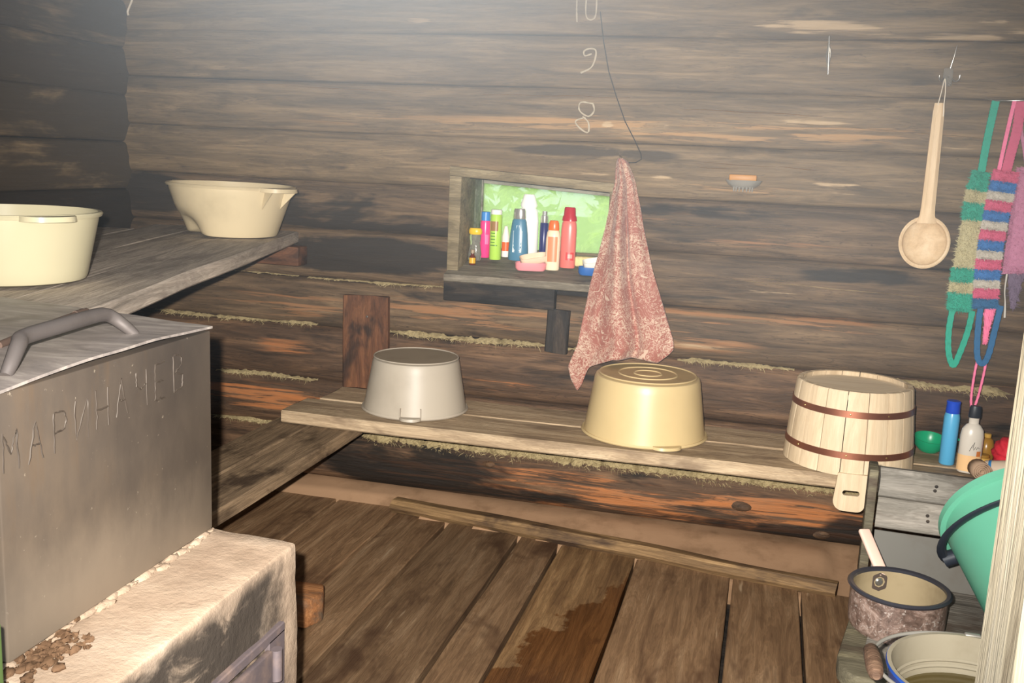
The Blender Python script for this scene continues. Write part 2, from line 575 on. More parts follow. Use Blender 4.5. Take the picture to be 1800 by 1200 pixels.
def stove_mat():
    m, nt, b = new_mat('clay_plaster')
    n1 = noise(nt, coords(nt, (1, 1, 1), False), 7, 8, .62)
    n2 = noise(nt, coords(nt, (1, 1, 1), False), 34, 6, .7)
    n3 = noise(nt, coords(nt, (1, 1.1, 2.6), False), 6, 6, .62, .6)
    col = ramp(nt, n1, [(.3, srgb(138, 118, 100)), (.5, srgb(155, 135, 116)), (.75, srgb(170, 153, 136))])
    col = mix(nt, smap(nt, n2, .5, .8, 0, .3), col, srgb(110, 92, 74))
    # soot above and beside the fire door
    ge = N(nt, 'ShaderNodeNewGeometry'); sp = N(nt, 'ShaderNodeSeparateXYZ'); L_(nt, ge.outputs['Position'], sp.inputs[0])
    yy, zz = sp.outputs[1], sp.outputs[2]
    sn = N(nt, 'ShaderNodeSeparateXYZ'); L_(nt, ge.outputs['True Normal'], sn.inputs[0])
    side = smap(nt, sn.outputs[0], .30, .55)
    up = smap(nt, math_(nt, 'ADD', zz, math_(nt, 'MULTIPLY', math_(nt, 'SUBTRACT', n3, .5), .10)), .635, .600)
    near = smap(nt, math_(nt, 'ADD', yy, math_(nt, 'MULTIPLY', math_(nt, 'SUBTRACT', n1, .5), .3)), 1.47, 1.37)
    soot = math_(nt, 'MULTIPLY', math_(nt, 'MULTIPLY', up, near), side)
    soot = math_(nt, 'MULTIPLY', soot, smap(nt, n3, .34, .48, .35, 1.0))
    col = mix(nt, math_(nt, 'MULTIPLY', soot, .93), col, srgb(40, 36, 33))
    L_(nt, col, b.inputs['Base Color'])
    b.inputs['Roughness'].default_value = .92
    b.inputs['Specular IOR Level'].default_value = .15
    bump(nt, b, math_(nt, 'ADD', n1, math_(nt, 'MULTIPLY', n2, .5)), .55, .012)
    return m


def towel_mat():
    m, nt, b = new_mat('damask_towel')
    v = coords(nt, (1, 1, 1), False)
    n1 = noise(nt, v, 20, 4, .62, 2.6)
    n2 = noise(nt, v, 5, 3, .5, 1.0)
    n3 = noise(nt, v, 42, 3, .6, 2.0)
    weave = N(nt, 'ShaderNodeTexWave'); weave.inputs['Scale'].default_value = 240; weave.inputs['Distortion'].default_value = .6
    L_(nt, v, weave.inputs['Vector'])
    lines = smap(nt, math_(nt, 'ABSOLUTE', math_(nt, 'SUBTRACT', n1, .47)), .018, .008)
    curls = math_(nt, 'MULTIPLY', smap(nt, math_(nt, 'ABSOLUTE', math_(nt, 'SUBTRACT', n3, .5)), .045, .02), smap(nt, n2, .40, .52))
    pat = math_(nt, 'MAXIMUM', math_(nt, 'MAXIMUM', lines, curls), smap(nt, n1, .60, .63))
    col = mix(nt, pat, srgb(150, 92, 80), srgb(196, 170, 150))
    col = mix(nt, math_(nt, 'MULTIPLY', weave.outputs['Fac'], .16), col, srgb(120, 70, 60))
    L_(nt, col, b.inputs['Base Color'])
    b.inputs['Roughness'].default_value = .75
    b.inputs['Sheen Weight'].default_value = .2
    bump(nt, b, math_(nt, 'ADD', n1, math_(nt, 'MULTIPLY', pat, .3)), .25, .003)
    return m


def enamel_mat():
    m, nt, b = new_mat('marbled_enamel')
    v = coords(nt, (1, 1, 1), False)
    n1 = noise(nt, v, 26, 7, .72, 2.2)
    n2 = noise(nt, v, 60, 5, .7, 3.0)
    col = ramp(nt, n1, [(.34, srgb(66, 52, 45)), (.5, srgb(102, 83, 74)), (.66, srgb(140, 120, 110))])
    col = mix(nt, smap(nt, n2, .56, .64, 0, .7), col, srgb(170, 160, 152))
    L_(nt, col, b.inputs['Base Color']); b.inputs['Roughness'].default_value = .35
    return m


def glass_pane_mat():
    m, nt, b = new_mat('steamed_glass')
    out = nt.nodes['Material Output']
    tr = N(nt, 'ShaderNodeBsdfTransparent'); tr.inputs[0].default_value = (.93, .98, .93, 1)
    tl = N(nt, 'ShaderNodeBsdfTranslucent'); tl.inputs[0].default_value = (.90, 1.0, .52, 1)
    n1 = noise(nt, coords(nt, (1, 1, 1), False), 14, 5, .65, 1.2)
    n2 = noise(nt, coords(nt, (1, 1, 1), False), 3.5, 3, .6, .5)
    f = math_(nt, 'ADD', smap(nt, n1, .45, .70, .50, .85), smap(nt, n2, .5, .75, 0, .15))
    mx = N(nt, 'ShaderNodeMixShader'); L_(nt, f, mx.inputs[0]); L_(nt, tr.outputs[0], mx.inputs[1]); L_(nt, tl.outputs[0], mx.inputs[2])
    gl = N(nt, 'ShaderNodeBsdfGlossy'); gl.inputs['Roughness'].default_value = .12
    mx2 = N(nt, 'ShaderNodeMixShader'); mx2.inputs[0].default_value = .04
    L_(nt, mx.outputs[0], mx2.inputs[1]); L_(nt, gl.outputs[0], mx2.inputs[2])
    L_(nt, mx2.outputs[0], out.inputs['Surface'])
    return m


M['tank'] = tank_mat(); M['lid'] = lid_mat(); M['stove'] = stove_mat(); M['towel'] = towel_mat(); M['enamel'] = enamel_mat(); M['pane'] = glass_pane_mat()

# ------------------------------------------------------------------ the log walls
SEAMS = [.055, .248, .440, .648, .829, 1.012, 1.193, 1.370, 1.544, 1.715, 1.89, 2.08]
YS = 3.455           # back plane of the log bellies
BULGE = .055


def pexp(zc):
    return .62 if zc < .9 else (.40 if zc < 1.2 else .24)


def wall_y(x, z):
    """front of the back wall's logs"""
    for a, b in zip(SEAMS[:-1], SEAMS[1:]):
        if a <= z <= b:
            s = (z - (a + b) / 2) / ((b - a) / 2 * 1.02)
            return YS - BULGE * (max(0, 1 - s * s)) ** (.5 * pexp((a + b) / 2))
    return YS


# scars, soot and bare patches of the back wall: (x, z, rx, rz, strength)
PALE = [(.09, 1.762, .18, .014, .9), (-.06, 1.755, .06, .012, .9), (.16, 1.732, .22, .012, .8), (.50, 1.728, .16, .012, .8), (.72, 1.752, .10, .02, .7), (.60, 1.775, .06, .015, .8),
        (.12, 1.460, .14, .012, 1.0), (.20, 1.448, .20, .006, 1.0), (.19, 1.260, .095, .010, 1.0), (.24, 1.238, .08, .008, .6), (-.45, 1.735, .16, .01, .5), (-1.24, 1.757, .05, .016, .6),
        (.02, .905, .12, .006, .7), (.45, 1.10, .12, .006, .5), (-.60, 1.262, .06, .006, .6), (-.36, 1.257, .05, .008, .8), (-1.75, 1.42, .04, .006, .5), (.62, 1.45, .1, .006, .5),
        (-.56, 1.43, .02, .02, .7), (-.36, 1.428, .02, .016, .7), (-.27, 1.30, .03, .008, .6), (.60, 1.40, .15, .008, .5), (.3, 1.05, .1, .006, .5), (-.15, .70, .15, .006, .5)]
WARM = [(-.35, 1.42, .75, .035, .9), (-.9, 1.41, .8, .03, .5), (.10, 1.43, .45, .03, .8), (-.10, 1.24, .2, .03, .6), (-.55, 1.43, .3, .03, .9), (-.30, 1.13, .25, .02, .5), (.0, 1.06, .3, .02, .5),
        (-.05, .80, .4, .03, .8), (.15, .82, .25, .012, 1.0), (-.2, .72, .2, .04, .6), (-1.75, .72, .35, .05, .5), (-1.0, .74, .45, .06, .6), (-1.75, .56, .12, .04, .5), (-1.85, .35, .35, .05, .8),
        (-.45, .13, .95, .07, 1.0), (.1, .12, .5, .07, 1.0), (-1.0, .16, .5, .04, .6), (-1.13, .52, .1, .03, .8), (-.9, .50, .12, .03, .6)]
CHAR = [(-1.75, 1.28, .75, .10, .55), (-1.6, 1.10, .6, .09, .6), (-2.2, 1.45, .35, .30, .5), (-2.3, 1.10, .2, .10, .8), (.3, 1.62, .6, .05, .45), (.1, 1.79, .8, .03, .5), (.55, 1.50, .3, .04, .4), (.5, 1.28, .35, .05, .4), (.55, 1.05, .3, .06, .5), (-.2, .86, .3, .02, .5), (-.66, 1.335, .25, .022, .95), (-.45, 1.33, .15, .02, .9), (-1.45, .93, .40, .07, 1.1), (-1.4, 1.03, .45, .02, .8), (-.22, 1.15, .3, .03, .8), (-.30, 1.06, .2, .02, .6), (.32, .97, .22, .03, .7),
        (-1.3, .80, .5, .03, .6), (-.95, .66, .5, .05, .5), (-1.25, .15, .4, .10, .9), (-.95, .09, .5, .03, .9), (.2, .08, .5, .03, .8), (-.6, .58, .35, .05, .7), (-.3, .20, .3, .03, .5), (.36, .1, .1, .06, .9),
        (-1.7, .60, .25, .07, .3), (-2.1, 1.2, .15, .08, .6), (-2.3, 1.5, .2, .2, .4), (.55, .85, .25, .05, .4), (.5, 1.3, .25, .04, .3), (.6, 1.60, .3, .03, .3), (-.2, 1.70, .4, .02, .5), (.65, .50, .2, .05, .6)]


def blobs(lst, X, Z):
    r = np.zeros_like(X)
    for x, z, rx, rz, s in lst:
        d = ((X - x) / rx) ** 2 + ((Z - z) / rz) ** 2
        r = np.maximum(r, s * np.clip(1.25 - d * .75, 0, 1))
    return r


def log_obj(L, z0, z1, seed, parent, loc, rotz, mat, feat=False, clamp=None, nx=None, bulge=BULGE, soot=.2):
    hz = (z1 - z0) / 2 * 1.02
    zc = (z0 + z1) / 2
    nx = nx or max(8, int(L / .012))
    nk = 18
    th = np.linspace(-math.pi / 2, math.pi / 2, nk + 1)
    xs = np.linspace(-L / 2, L / 2, nx + 1)
    e = pexp(zc)
    pz = hz * np.sign(np.sin(th)) * np.abs(np.sin(th)) ** .9
    py = -bulge * np.abs(np.cos(th)) ** e
    X = np.repeat(xs[:, None], nk + 1, 1)
    Z = np.repeat(pz[None, :], nx + 1, 0)
    Y = np.repeat(py[None, :], nx + 1, 0)
    s = seed * 7.31
    edge = np.abs(np.cos(th))[None, :] ** .4
    Y = Y + edge * (.007 * vnoise(X * 1.7 + s, Z * 9 + s, s) + .0035 * vnoise(X * 6 + s, Z * 26, s + 3) + .0016 * vnoise(X * 22 + s, Z * 80, s + 8))
    Z = Z + .006 * vnoise(X * 1.3 + s, s, s + 5)
    # a long drying crack
    zcr = hz * (.35 * math.sin(seed * 2.4)) + .01 * vnoise(X * 2 + s, s, 2.2)
    Y = Y + .006 * np.exp(-((Z - zcr) / .004) ** 2) * (vnoise(X * 1.4 + s, 3.3, s) > -.1)
    WX, WZ = X + loc[0], Z + zc
    if clamp is not None:
        Z = clamp(WX, WZ) - zc
    V = np.stack([X, Y, Z], -1)
    n1 = nk + 1
    verts = V.reshape(-1, 3).tolist()
    faces = []
    for i in range(nx):
        for k in range(nk):
            a = i * n1 + k
            faces.append((a, a + n1, a + n1 + 1, a + 1))
    b0 = len(verts)
    bk = .05
    verts += [[-L / 2, bk, -hz], [-L / 2, bk, hz], [L / 2, bk, -hz], [L / 2, bk, hz]]
    faces.append(tuple([b0, b0 + 1] + [k for k in range(nk, -1, -1)]))
    faces.append(tuple([b0 + 3, b0 + 2] + [nx * n1 + k for k in range(n1)]))
    me = bpy.data.meshes.new('log')
    me.from_pydata(verts, [], faces)
    me.update()
    me.polygons.foreach_set('use_smooth', [True] * (len(faces) - 2) + [False, False])
    fix_normals(me)
    for nm, lst in (('pale', PALE), ('warm', WARM), ('char', CHAR)):
        at = me.attributes.new(nm, 'FLOAT', 'POINT')
        arr = np.zeros(len(verts))
        if feat:
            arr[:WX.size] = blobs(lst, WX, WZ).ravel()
        else:
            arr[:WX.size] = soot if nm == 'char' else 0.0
        at.data.foreach_set('value', arr)
    return link('log', me, mat, parent, (loc[0], loc[1], zc), (0, 0, rotz))


# window opening in the back wall
WX0, WX1, WZ0, WZ1 = -1.085, -.515, .86, 1.245


def slab_me(rects, y0, y1):
    return join_me([(box_me(x1 - x0, y1 - y0, z1 - z0, 0, 1, ((x0 + x1) / 2, (y0 + y1) / 2, (z0 + z1) / 2)), None) for x0, x1, z0, z1 in rects])


wall_back = link('wall_back', slab_me([(-2.62, WX0, -.1, 2.15), (WX1, 1.05, -.1, 2.15), (WX0, WX1, -.1, WZ0), (WX0, WX1, WZ1 - .022, 2.15)], YS + .02, YS + .19), M['darkboard'])
tag(wall_back, 'sooty wall of hewn logs behind the long bench', kind='structure')
for i, (a, b) in enumerate(zip(SEAMS[:-1], SEAMS[1:])):
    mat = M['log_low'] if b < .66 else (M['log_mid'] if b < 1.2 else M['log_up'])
    if .80 < a < 1.1:
        for x0, x1 in ((-2.5, WX0), (WX1, .93)):
            log_obj(x1 - x0, a, b, i + 1 + (x0 > -1) * .37, wall_back, ((x0 + x1) / 2, YS), 0, mat, True)
    else:
        cl = None
        if 1.15 < a < 1.3:
            cl = lambda X, Z: np.where((X > WX0 - .01) & (X < WX1 + .01), np.maximum(Z, 1.256 - .058 * (X + 1.085) + .0), Z)
        log_obj(3.43, a, b, i + 1, wall_back, (-.785, YS), 0, mat, True, cl)

# side walls: logs half a course higher
SEAM2 = [-.04, .15, .345, .54, .745, .94, 1.125, 1.30, 1.475, 1.65, 1.82, 2.0, 2.12]
XL, XR = -2.465, .885
wall_left = link('wall_left', box_me(.12, 2.75, 2.25, 0, 1, (XL - .08, 2.16, 1.03)), M['darkboard'])
tag(wall_left, 'dark log wall beside the upper shelf', kind='structure')
wall_right = link('wall_right', box_me(.12, 2.75, 2.25, 0, 1, (XR + .08, 2.16, 1.03)), M['darkboard'])
tag(wall_right, 'dark log wall at the right corner', kind='structure')
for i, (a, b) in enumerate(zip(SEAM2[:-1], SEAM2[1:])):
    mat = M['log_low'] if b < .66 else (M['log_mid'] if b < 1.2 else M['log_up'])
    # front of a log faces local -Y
    log_obj(2.68, a, b, 31 + i, wall_left, (XL, 2.15), math.pi / 2, mat, False, nx=90, soot=.95)  # soot plus the flash's corner fall-off, both darkened into the left wall's colour
    log_obj(2.68, a, b, 51 + i, wall_right, (XR, 2.15), -math.pi / 2, mat, False, nx=90)

# wall with the doorway the camera looks through, and the ceiling
wall_front = link('wall_front', slab_me([(-2.62, -.90, -.1, 2.15), (.36, 1.05, -.1, 2.15), (-.90, .36, 1.95, 2.15)], .70, .82), M['plank_wall'])
tag(wall_front, 'plank wall around the doorway', kind='structure')
ceiling = link('ceiling', box_me(3.7, 2.95, .08, 0, 1, (-.785, 2.16, 2.19)), M['plank_wall'])
tag(ceiling, 'low plank ceiling', kind='structure')
for k in range(9):
    plank('ceiling_board', (-2.5 + k * .39, .84, 2.148), (-2.5 + k * .39, 3.45, 2.148), .38, .03, M['plank_wall'], ceiling, up=(0, 0, 1), seed=k, nx=6)

# door jamb right beside the lens
door_1 = empty('door_1', (.25, .77, 0), kind='structure')
tag(door_1, 'pale wooden door jamb beside the buckets')
plank('jamb_board', (0, .0, 0), (0, .0, 2.0), .115, .114, M['jamb'], door_1, up=(1, 0, 0), seed=3, nx=30, rough=.004, ch=.008)
o = door_1.children[0]; o.location = (.057, .0, 0)

# ------------------------------------------------------------------ floor
floor = link('floor', box_me(3.6, 2.7, .05, 0, 1, (-.785, 2.1, -.085)), M['darkboard'])
tag(floor, 'floor of wide worn planks', kind='structure')
gx = [-2.45, -2.12, -1.80, -1.50, -1.235, -1.035, -.756, -.605, -.338, -.022, .19, .45, .72, .92]
for k in range(len(gx) - 1):
    x0, x1 = gx[k], gx[k + 1]
    ye = 3.345 if x1 < -1.2 else 3.285 - .13 * (x0 + 1.2)
    gap = .015 if k in (4, 5, 6) else .009
    plank('floor_board', ((x0 + x1) / 2, .84, 0), ((x0 + x1) / 2, ye, 0), x1 - x0 - gap, .04, M['floor_wet'] if k in (7,) else M['floor'], floor, seed=k + 3, nx=26, rough=.003, ch=.003)
# earth bank between boards and bottom log
bx, by = np.linspace(-2.45, .93, 130), np.linspace(2.95, 3.50, 20)
BX, BY = np.meshgrid(bx, by, indexing='ij')
BZ = -.052 + .10 * np.clip((BY - 3.06 + .06 * (BX + 1.2) * (BX < .3)) / .36, 0, 1) + .006 * vnoise(BX * 9, BY * 9, 1.5) + .003 * vnoise(BX * 40, BY * 40, 7.5)
BZ = BZ - np.where(BY < 3.05, .03, 0)
BZ = np.where(BY < np.where(BX < -1.2, 3.345, 3.285 - .13 * (BX + 1.2)) - .012, np.minimum(BZ, -.052), BZ)
nb = len(by)
f = [(i * nb + j, (i + 1) * nb + j, (i + 1) * nb + j + 1, i * nb + j + 1) for i in range(len(bx) - 1) for j in range(nb - 1)]
bank = link('earth_bank', mesh('bank', np.stack([BX, BY, BZ], -1).reshape(-1, 3), f, True), M['earth'], floor)
tag(bank, kind='stuff')

# split pole lying along the plank ends
o = plank('split_pole', (-1.25, 3.315, .052), (.30, 3.10, .046), .085, .05, M['loose'], None, seed=21, nx=40, rough=.006, ch=.022, taper=.25, wane=.010)
tag(o, 'long split pole lying on the floor along the plank ends', 'pole')

# ------------------------------------------------------------------ chinking between logs
def chink_me(segs, seed, fib=900, th=.013):
    """segs: list of (x0, x1, z) on the back wall; ragged tow strip plus loose fibres"""
    r = np.random.default_rng(seed)
    verts, faces = [], []
    for x0, x1, z, h in segs:
        n = max(6, int((x1 - x0) / .008))
        xs = np.linspace(x0, x1, n)
        env = np.clip(np.minimum(xs - x0, x1 - xs) / .05, 0, 1)
        hh = env * h * (.55 + .45 * vnoise(xs * 14, seed, .5) + .3 * vnoise(xs * 55, seed, 2.5))
        hh = np.clip(hh, .0008, 1)
        zc = z + .004 * vnoise(xs * 6, seed, 9.1)
        dep = .010 + .010 * vnoise(xs * 30, seed, 5.5)
        K = 8
        base = len(verts)
        for i in range(n):
            for k in range(K + 1):
                t = -1 + 2 * k / K
                jit = .004 * float(r.normal())
                verts.append((xs[i], YS - .034 - max(dep[i], .004) * (1 - t * t) + jit * .8, zc[i] + t * hh[i] + jit * .4))
        for i in range(n - 1):
            for k in range(K):
                a = base + i * (K + 1) + k
                faces.append((a, a + K + 1, a + K + 2, a + 1))
        for _ in range(int(fib * (x1 - x0))):
            x = r.uniform(x0, x1)
            i = min(n - 1, int((x - x0) / (x1 - x0) * n))
            if hh[i] < .003: continue
            zz = zc[i] + r.uniform(-1, .8) * hh[i]
            L = abs(r.normal(.004, .006)) + .003
            a = r.uniform(-3.3, .2)
            p = np.array([x, YS - .044, zz]); d = np.array([math.cos(a) * L, -.006 - abs(r.normal(0, .004)), math.sin(a) * L])
            w = .0005
            b = len(verts)
            verts += [tuple(p + np.array([w, 0, w])), tuple(p - np.array([w, 0, w])), tuple(p + d * .6 + np.array([w, 0, 0])), tuple(p + d + np.array([0, 0, -L * .3]))]
            faces += [(b, b + 1, b + 2), (b + 1, b + 3, b + 2)]
    return mesh('chink', verts, faces, False)


for segs, sd in (([(-2.32, -1.62, .654, .015), (-1.33, -.74, .650, .017), (-.66, -.60, .648, .014), (-.27, .12, .645, .009), (.40, .80, .632, .016)], 1),
                 ([(-2.05, -1.62, .440, .010)], 2), ([(-2.08, -1.78, .250, .014), (-1.44, .36, .240, .033), (.3, .5, .24, .016)], 3), ([(-2.3, -1.7, .835, .004), (-1.66, -1.12, .833, .005)], 4)):
    o = link('tow_chinking', chink_me(segs, sd), M['tow'], wall_back)
    tag(o, kind='stuff')


for kx, kz, kr in ((.0, .150, .020), (.27, .085, .018), (-.92, .19, .014)):
    kn = lathe_me([(0, .006), (kr * .35, .007), (kr * .7, .004), (kr, -.002), (kr * 1.5, -.010)], 14, sx=1.5, sy=.8)
    link('knot', kn, M['log_low'], wall_back, (kx, wall_y(kx, kz) - .002, kz), (math.radians(90), 0, .2))


# long slivers of bare wood where the logs split
def sliver(x0, z0, x1, z1, h, mat, seed):
    n = max(10, int((x1 - x0) / .012))
    verts, faces = [], []
    for i in range(n + 1):
        t = i / n
        x = x0 + (x1 - x0) * t
        z = z0 + (z1 - z0) * t + .003 * float(vnoise(x * 9, seed, .3))
        hh = h * math.sin(math.pi * min(1, max(0, t * .96 + .02))) ** .5 * (.55 + .6 * abs(float(vnoise(x * 22, seed, 4.4))))
        y = wall_y(x, z) - .009
        verts += [(x, y + .006, z - hh), (x, y - .002, z), (x, y + .006, z + hh)]
        if i:
            a = 3 * (i - 1); b = 3 * i
            faces += [(a, b, b + 1, a + 1), (a + 1, b + 1, b + 2, a + 2)]
    return link('bare_sliver', mesh('sliver', verts, faces), mat, wall_back)


for k, s in enumerate([(-.10, .934, .40, .927, .0022, 'sliver'), (.36, .928, .62, .921, .0014, 'sliver'), (-.40, 1.097, .05, 1.116, .0012, 'sliver'), (-.31, 1.486, .13, 1.478, .0014, 'sliver_o'),
                       (-1.0, 1.516, -.49, 1.517, .0012, 'sliver_o'), (-1.9, 1.53, -1.3, 1.515, .0010, 'sliver_o'), (-.24, 1.316, .0, 1.312, .0012, 'sliver_o'), (.01, 1.314, .135, 1.306, .0014, 'sliver_o'),
                       (-.25, 1.302, -.12, 1.298, .0010, 'sliver_o'), (.02, 1.452, .35, 1.440, .0022, 'sliver'), (.35, 1.436, .62, 1.428, .0010, 'sliver'), (-.33, 1.70, -.27, 1.70, .002, 'sliver'),
                       (-.05, .95, .1, .945, .001, 'sliver'), (.1, 1.31, .14, 1.322, .0008, 'sliver_o'), (-2.2, 1.00, -1.7, 1.003, .0012, 'sliver_o')]):
    sliver(*s[:5], M[s[5]], k + 2)


# chalk numerals and marks
def chalk(strokes, cx, cz, w, h, rad=.0028):
    parts = []
    for st in strokes:
        pts = []
        for p in spline([(u, v, 0) for u, v in st], 26):
            x, z = cx + (p.x - .5) * w, cz + (p.y - .5) * h
            pts.append((x, wall_y(x, z) - .0105, z))
        parts.append((tube_me(pts, [rad * (.7 + .6 * random.random()) for _ in pts], 6), None))
    return link('chalk_numeral', join_me(parts), M['chalk'], wall_back)


chalk([[(.08, 1.1), (.10, .5), (.14, .1)], [(.55, 1.1), (.5, .7), (.55, .3), (.75, .18), (.95, .3), (.98, .7), (.95, 1.1)]], -.655, 1.795, .075, .095)
chalk([[(.75, .78), (.45, .70), (.40, .88), (.65, .98), (.92, .92), (.92, .6), (.75, .25), (.30, .05)]], -.645, 1.632, .075, .085)
chalk([[(.85, .95), (.4, .98), (.38, .72), (.7, .55), (.9, .72), (.85, .95)], [(.6, .52), (.25, .38), (.45, .15), (.72, .05), (.72, .35), (.5, .55)]], -.645, 1.447, .095, .105)

# black wire running down to the towel's nail
pts = [(-.605, 1.79), (-.590, 1.70), (-.565, 1.60), (-.535, 1.52), (-.50, 1.44), (-.465, 1.38), (-.440, 1.335), (-.437, 1.318), (-.455, 1.306), (-.485, 1.304)]
o = link('hanging_wire', tube_me([(x, wall_y(x, z) - .013, z) for x, z in pts], .0018, 6), M['blackwire'])
tag(o, 'thin black wire running down the logs to the towel nail', 'wire')

# ------------------------------------------------------------------ window
window_1 = empty('window_1', (0, 0, 0), kind='structure')
tag(window_1, 'small window set in the log wall')


def quad_board(name, corners, y0, y1, mat, parent, bevel=.003):
    """corners (x, z) counter-clockwise; board between depths y0 and y1"""
    me = prism_me(corners, 0, y1 - y0, bevel)
    o = link(name, me, mat, parent)
    # local (x, y, z) -> world (x, depth, z)
    o.matrix_local = Matrix(((1, 0, 0, 0), (0, 0, 1, y0), (0, 1, 0, 0), (0, 0, 0, 1)))
    return o


quad_board('casing_board', [(-1.105, .895), (-1.063, .895), (-1.060, 1.232), (-1.105, 1.265)], 3.375, 3.55, M['frame'], window_1)
quad_board('head_board', [(-1.104, 1.233), (-.49, 1.200), (-.485, 1.232), (-1.104, 1.266)], 3.37, 3.60, M['frame'], window_1)
quad_board('casing_board', [(-.535, .895), (-.490, .895), (-.490, 1.202), (-.535, 1.205)], 3.375, 3.60, M['frame'], window_1)
quad_board('reveal_board', [(-1.100, .90), (-1.068, .90), (-1.068, 1.238), (-1.100, 1.238)], 3.55, 3.66, M['frame_grey'], window_1)
# sash
quad_board('sash_stile', [(-1.10, .93), (-1.064, .93), (-1.066, 1.235), (-1.10, 1.24)], 3.665, 3.695, M['frame_grey'], window_1)
quad_board('sash_rail', [(-1.064, 1.205), (-.545, 1.178), (-.545, 1.212), (-1.064, 1.238)], 3.665, 3.695, M['frame_grey'], window_1)
quad_board('sash_rail', [(-1.064, .935), (-.545, .935), (-.545, .968), (-1.064, .962)], 3.665, 3.695, M['frame'], window_1)
quad_board('sash_stile', [(-.545, .93), (-.51, .93), (-.51, 1.21), (-.545, 1.21)], 3.665, 3.695, M['frame_grey'], window_1)
quad_board('pane', [(-1.068, .95), (-.54, .95), (-.54, 1.20), (-1.068, 1.222)], 3.678, 3.684, M['pane'], window_1, 0)
# sill board, rising slightly to the glass
SILL = lambda y: .895 + (y - 3.34) * .2
o = link('window_sill', plank_me(.60, .36, .028, 5, nx=16, rough=.002, ch=.005), M['sill'], window_1)
o.matrix_local = basis((-1.10, 3.50, SILL(3.50) - .001), (-.50, 3.50, SILL(3.50) - .001), (0, -.2, 1))
quad_board('apron_board', [(-1.105, .795), (-.70, .79), (-.70, .862), (-1.105, .868)], 3.345, 3.385, M['darkboard'], window_1, .004)

# ------------------------------------------------------------------ outside
lawn = link('lawn', box_me(40, 30, .1, 0, 1, (-4, 19, -.6)), plain('lawn_grass', srgb(120, 160, 70), .9, .1, var=.4, var_scale=2))
tag(lawn, 'green lawn outside the small window', 'lawn', kind='structure')


def shrub(name, cx, cy, rx, ry, rz, n, seed, col, label):
    r = np.random.default_rng(seed)
    verts, faces = [], []
    for _ in range(n):
        u = r.normal(size=3); u /= np.linalg.norm(u)
        p = u * np.array([rx, ry, rz]) * r.uniform(.75, 1.0) + np.array([0, 0, rz * .8])
        a = r.normal(size=3); a /= np.linalg.norm(a)
        b = np.cross(a, r.normal(size=3)); b /= np.linalg.norm(b)
        s = r.uniform(.04, .08)
        k = len(verts)
        verts += [tuple(p + a * s * 1.6), tuple(p + b * s * .6), tuple(p - a * s * 1.6), tuple(p - b * s * .6)]
        faces.append((k, k + 1, k + 2, k + 3))
    t = empty(name, (cx, cy, -.55), label=label, cat='shrub')
    link('foliage', mesh('foliage', verts, faces), plain(name + '_leaf', col, .6, .3), t)
    link('stem', tube_me([(0, 0, 0), (.02, 0, rz * .4), (0, .02, rz)], [.06, .05, .02], 8), M['block'], t)
    return t


shrub('lilac_shrub', -3.2, 8.4, 1.45, .9, 1.5, 2600, 3, srgb(190, 222, 120), 'bright green shrub seen through the left of the window pane')
shrub('lilac_shrub', -.35, 8.9, 1.3, .9, 1.4, 2600, 4, srgb(186, 220, 124), 'bright green shrub seen through the right of the window pane')

# ------------------------------------------------------------------ benches and shelf
bench = empty('long_bench', (-.37, 3.18, .43), label='long grey board bench fixed along the back log wall', cat='bench')
plank('bench_board', (-1.17, -.105, 0), (1.19, -.105, 0), .205, .042, M['bench'], bench, seed=41, nx=40, rough=.004)
plank('bench_board', (-1.13, .102, .001), (1.19, .102, .001), .200, .040, M['bench'], bench, seed=42, nx=40, rough=.004)
link('support_block', box_me(.10, .16, .386, .006, 2, (.98, .02, -.236)), M['darkboard'], bench)

side = empty('side_bench', (-1.445, 2.30, .386), label='narrow side bench of two planks running toward the stove', cat='bench')
plank('bench_plank', (-.074, -.74, 0), (-.074, .80, 0), .142, .042, M['side_bench'], side, seed=43, nx=26)
plank('bench_plank', (.074, -.74, .001), (.074, .80, .001), .146, .046, M['side_bench'], side, seed=44, nx=26)
link('bench_leg', box_me(.06, .06, .336, .004, 2, (-.10, -.60, -.213)), M['darkboard'], side)
link('support_cleat', box_me(.16, .28, .05, .004, 2, (-.05, .93, -.075)), M['darkboard'], side)

shelf = empty('upper_shelf', (-2.0, 2.5, 1.0), label='broad high shelf of sooty boards in the left corner', cat='shelf')
for k in range(5):
    o0 = .195 * k
    p0 = Vector((-1.684 - .095 - o0 + 2.0, .86, -.0015 * k)); p1 = Vector((-1.222 - .095 - o0 + 2.0, -.922 if k == 0 else -.895, -.013 - .0015 * k))
    if p0.x < -.30:
        t = (-.30 - p0.x) / (p1.x - p0.x); p0 = p0 + (p1 - p0) * t
    plank('shelf_board', p0, p1, .188, .042, M['shelf'], shelf, seed=61 + k, nx=24, rough=.004)
link('support_beam', box_me(.72, .075, .07, .005, 2, (-.01, .845, -.0845)), M['wallboard'], shelf)
link('support_beam', box_me(.80, .07, .07, .005, 2, (.02, -.66, -.0985)), M['wallboard'], shelf)
link('shelf_post', box_me(.08, .07, .88, .005, 2, (-.30, -.66, -.574)), M['wallboard'], shelf)

o = plank('nailed_board', (-1.412, 3.366, .783), (-1.408, 3.366, .436), .178, .03, M['wallboard'], None, up=(0, -1, 0), seed=71, nx=12)
tag(o, 'short brown upright board nailed to the logs behind the translucent basin', 'board')
nm = lathe_me([(0, 0), (.0045, .0005), (.004, .003), (0, .004)], 10)
o2 = link('nail_head', nm, M['bright'], o); o2.location = (.075, .01, 0.001)
o = plank('wall_batten', (-.690, 3.372, .790), (-.694, 3.372, .636), .080, .03, M['darkboard'], None, up=(0, -1, 0), seed=72, nx=8)
tag(o, 'small black upright batten under the window sill', 'board')

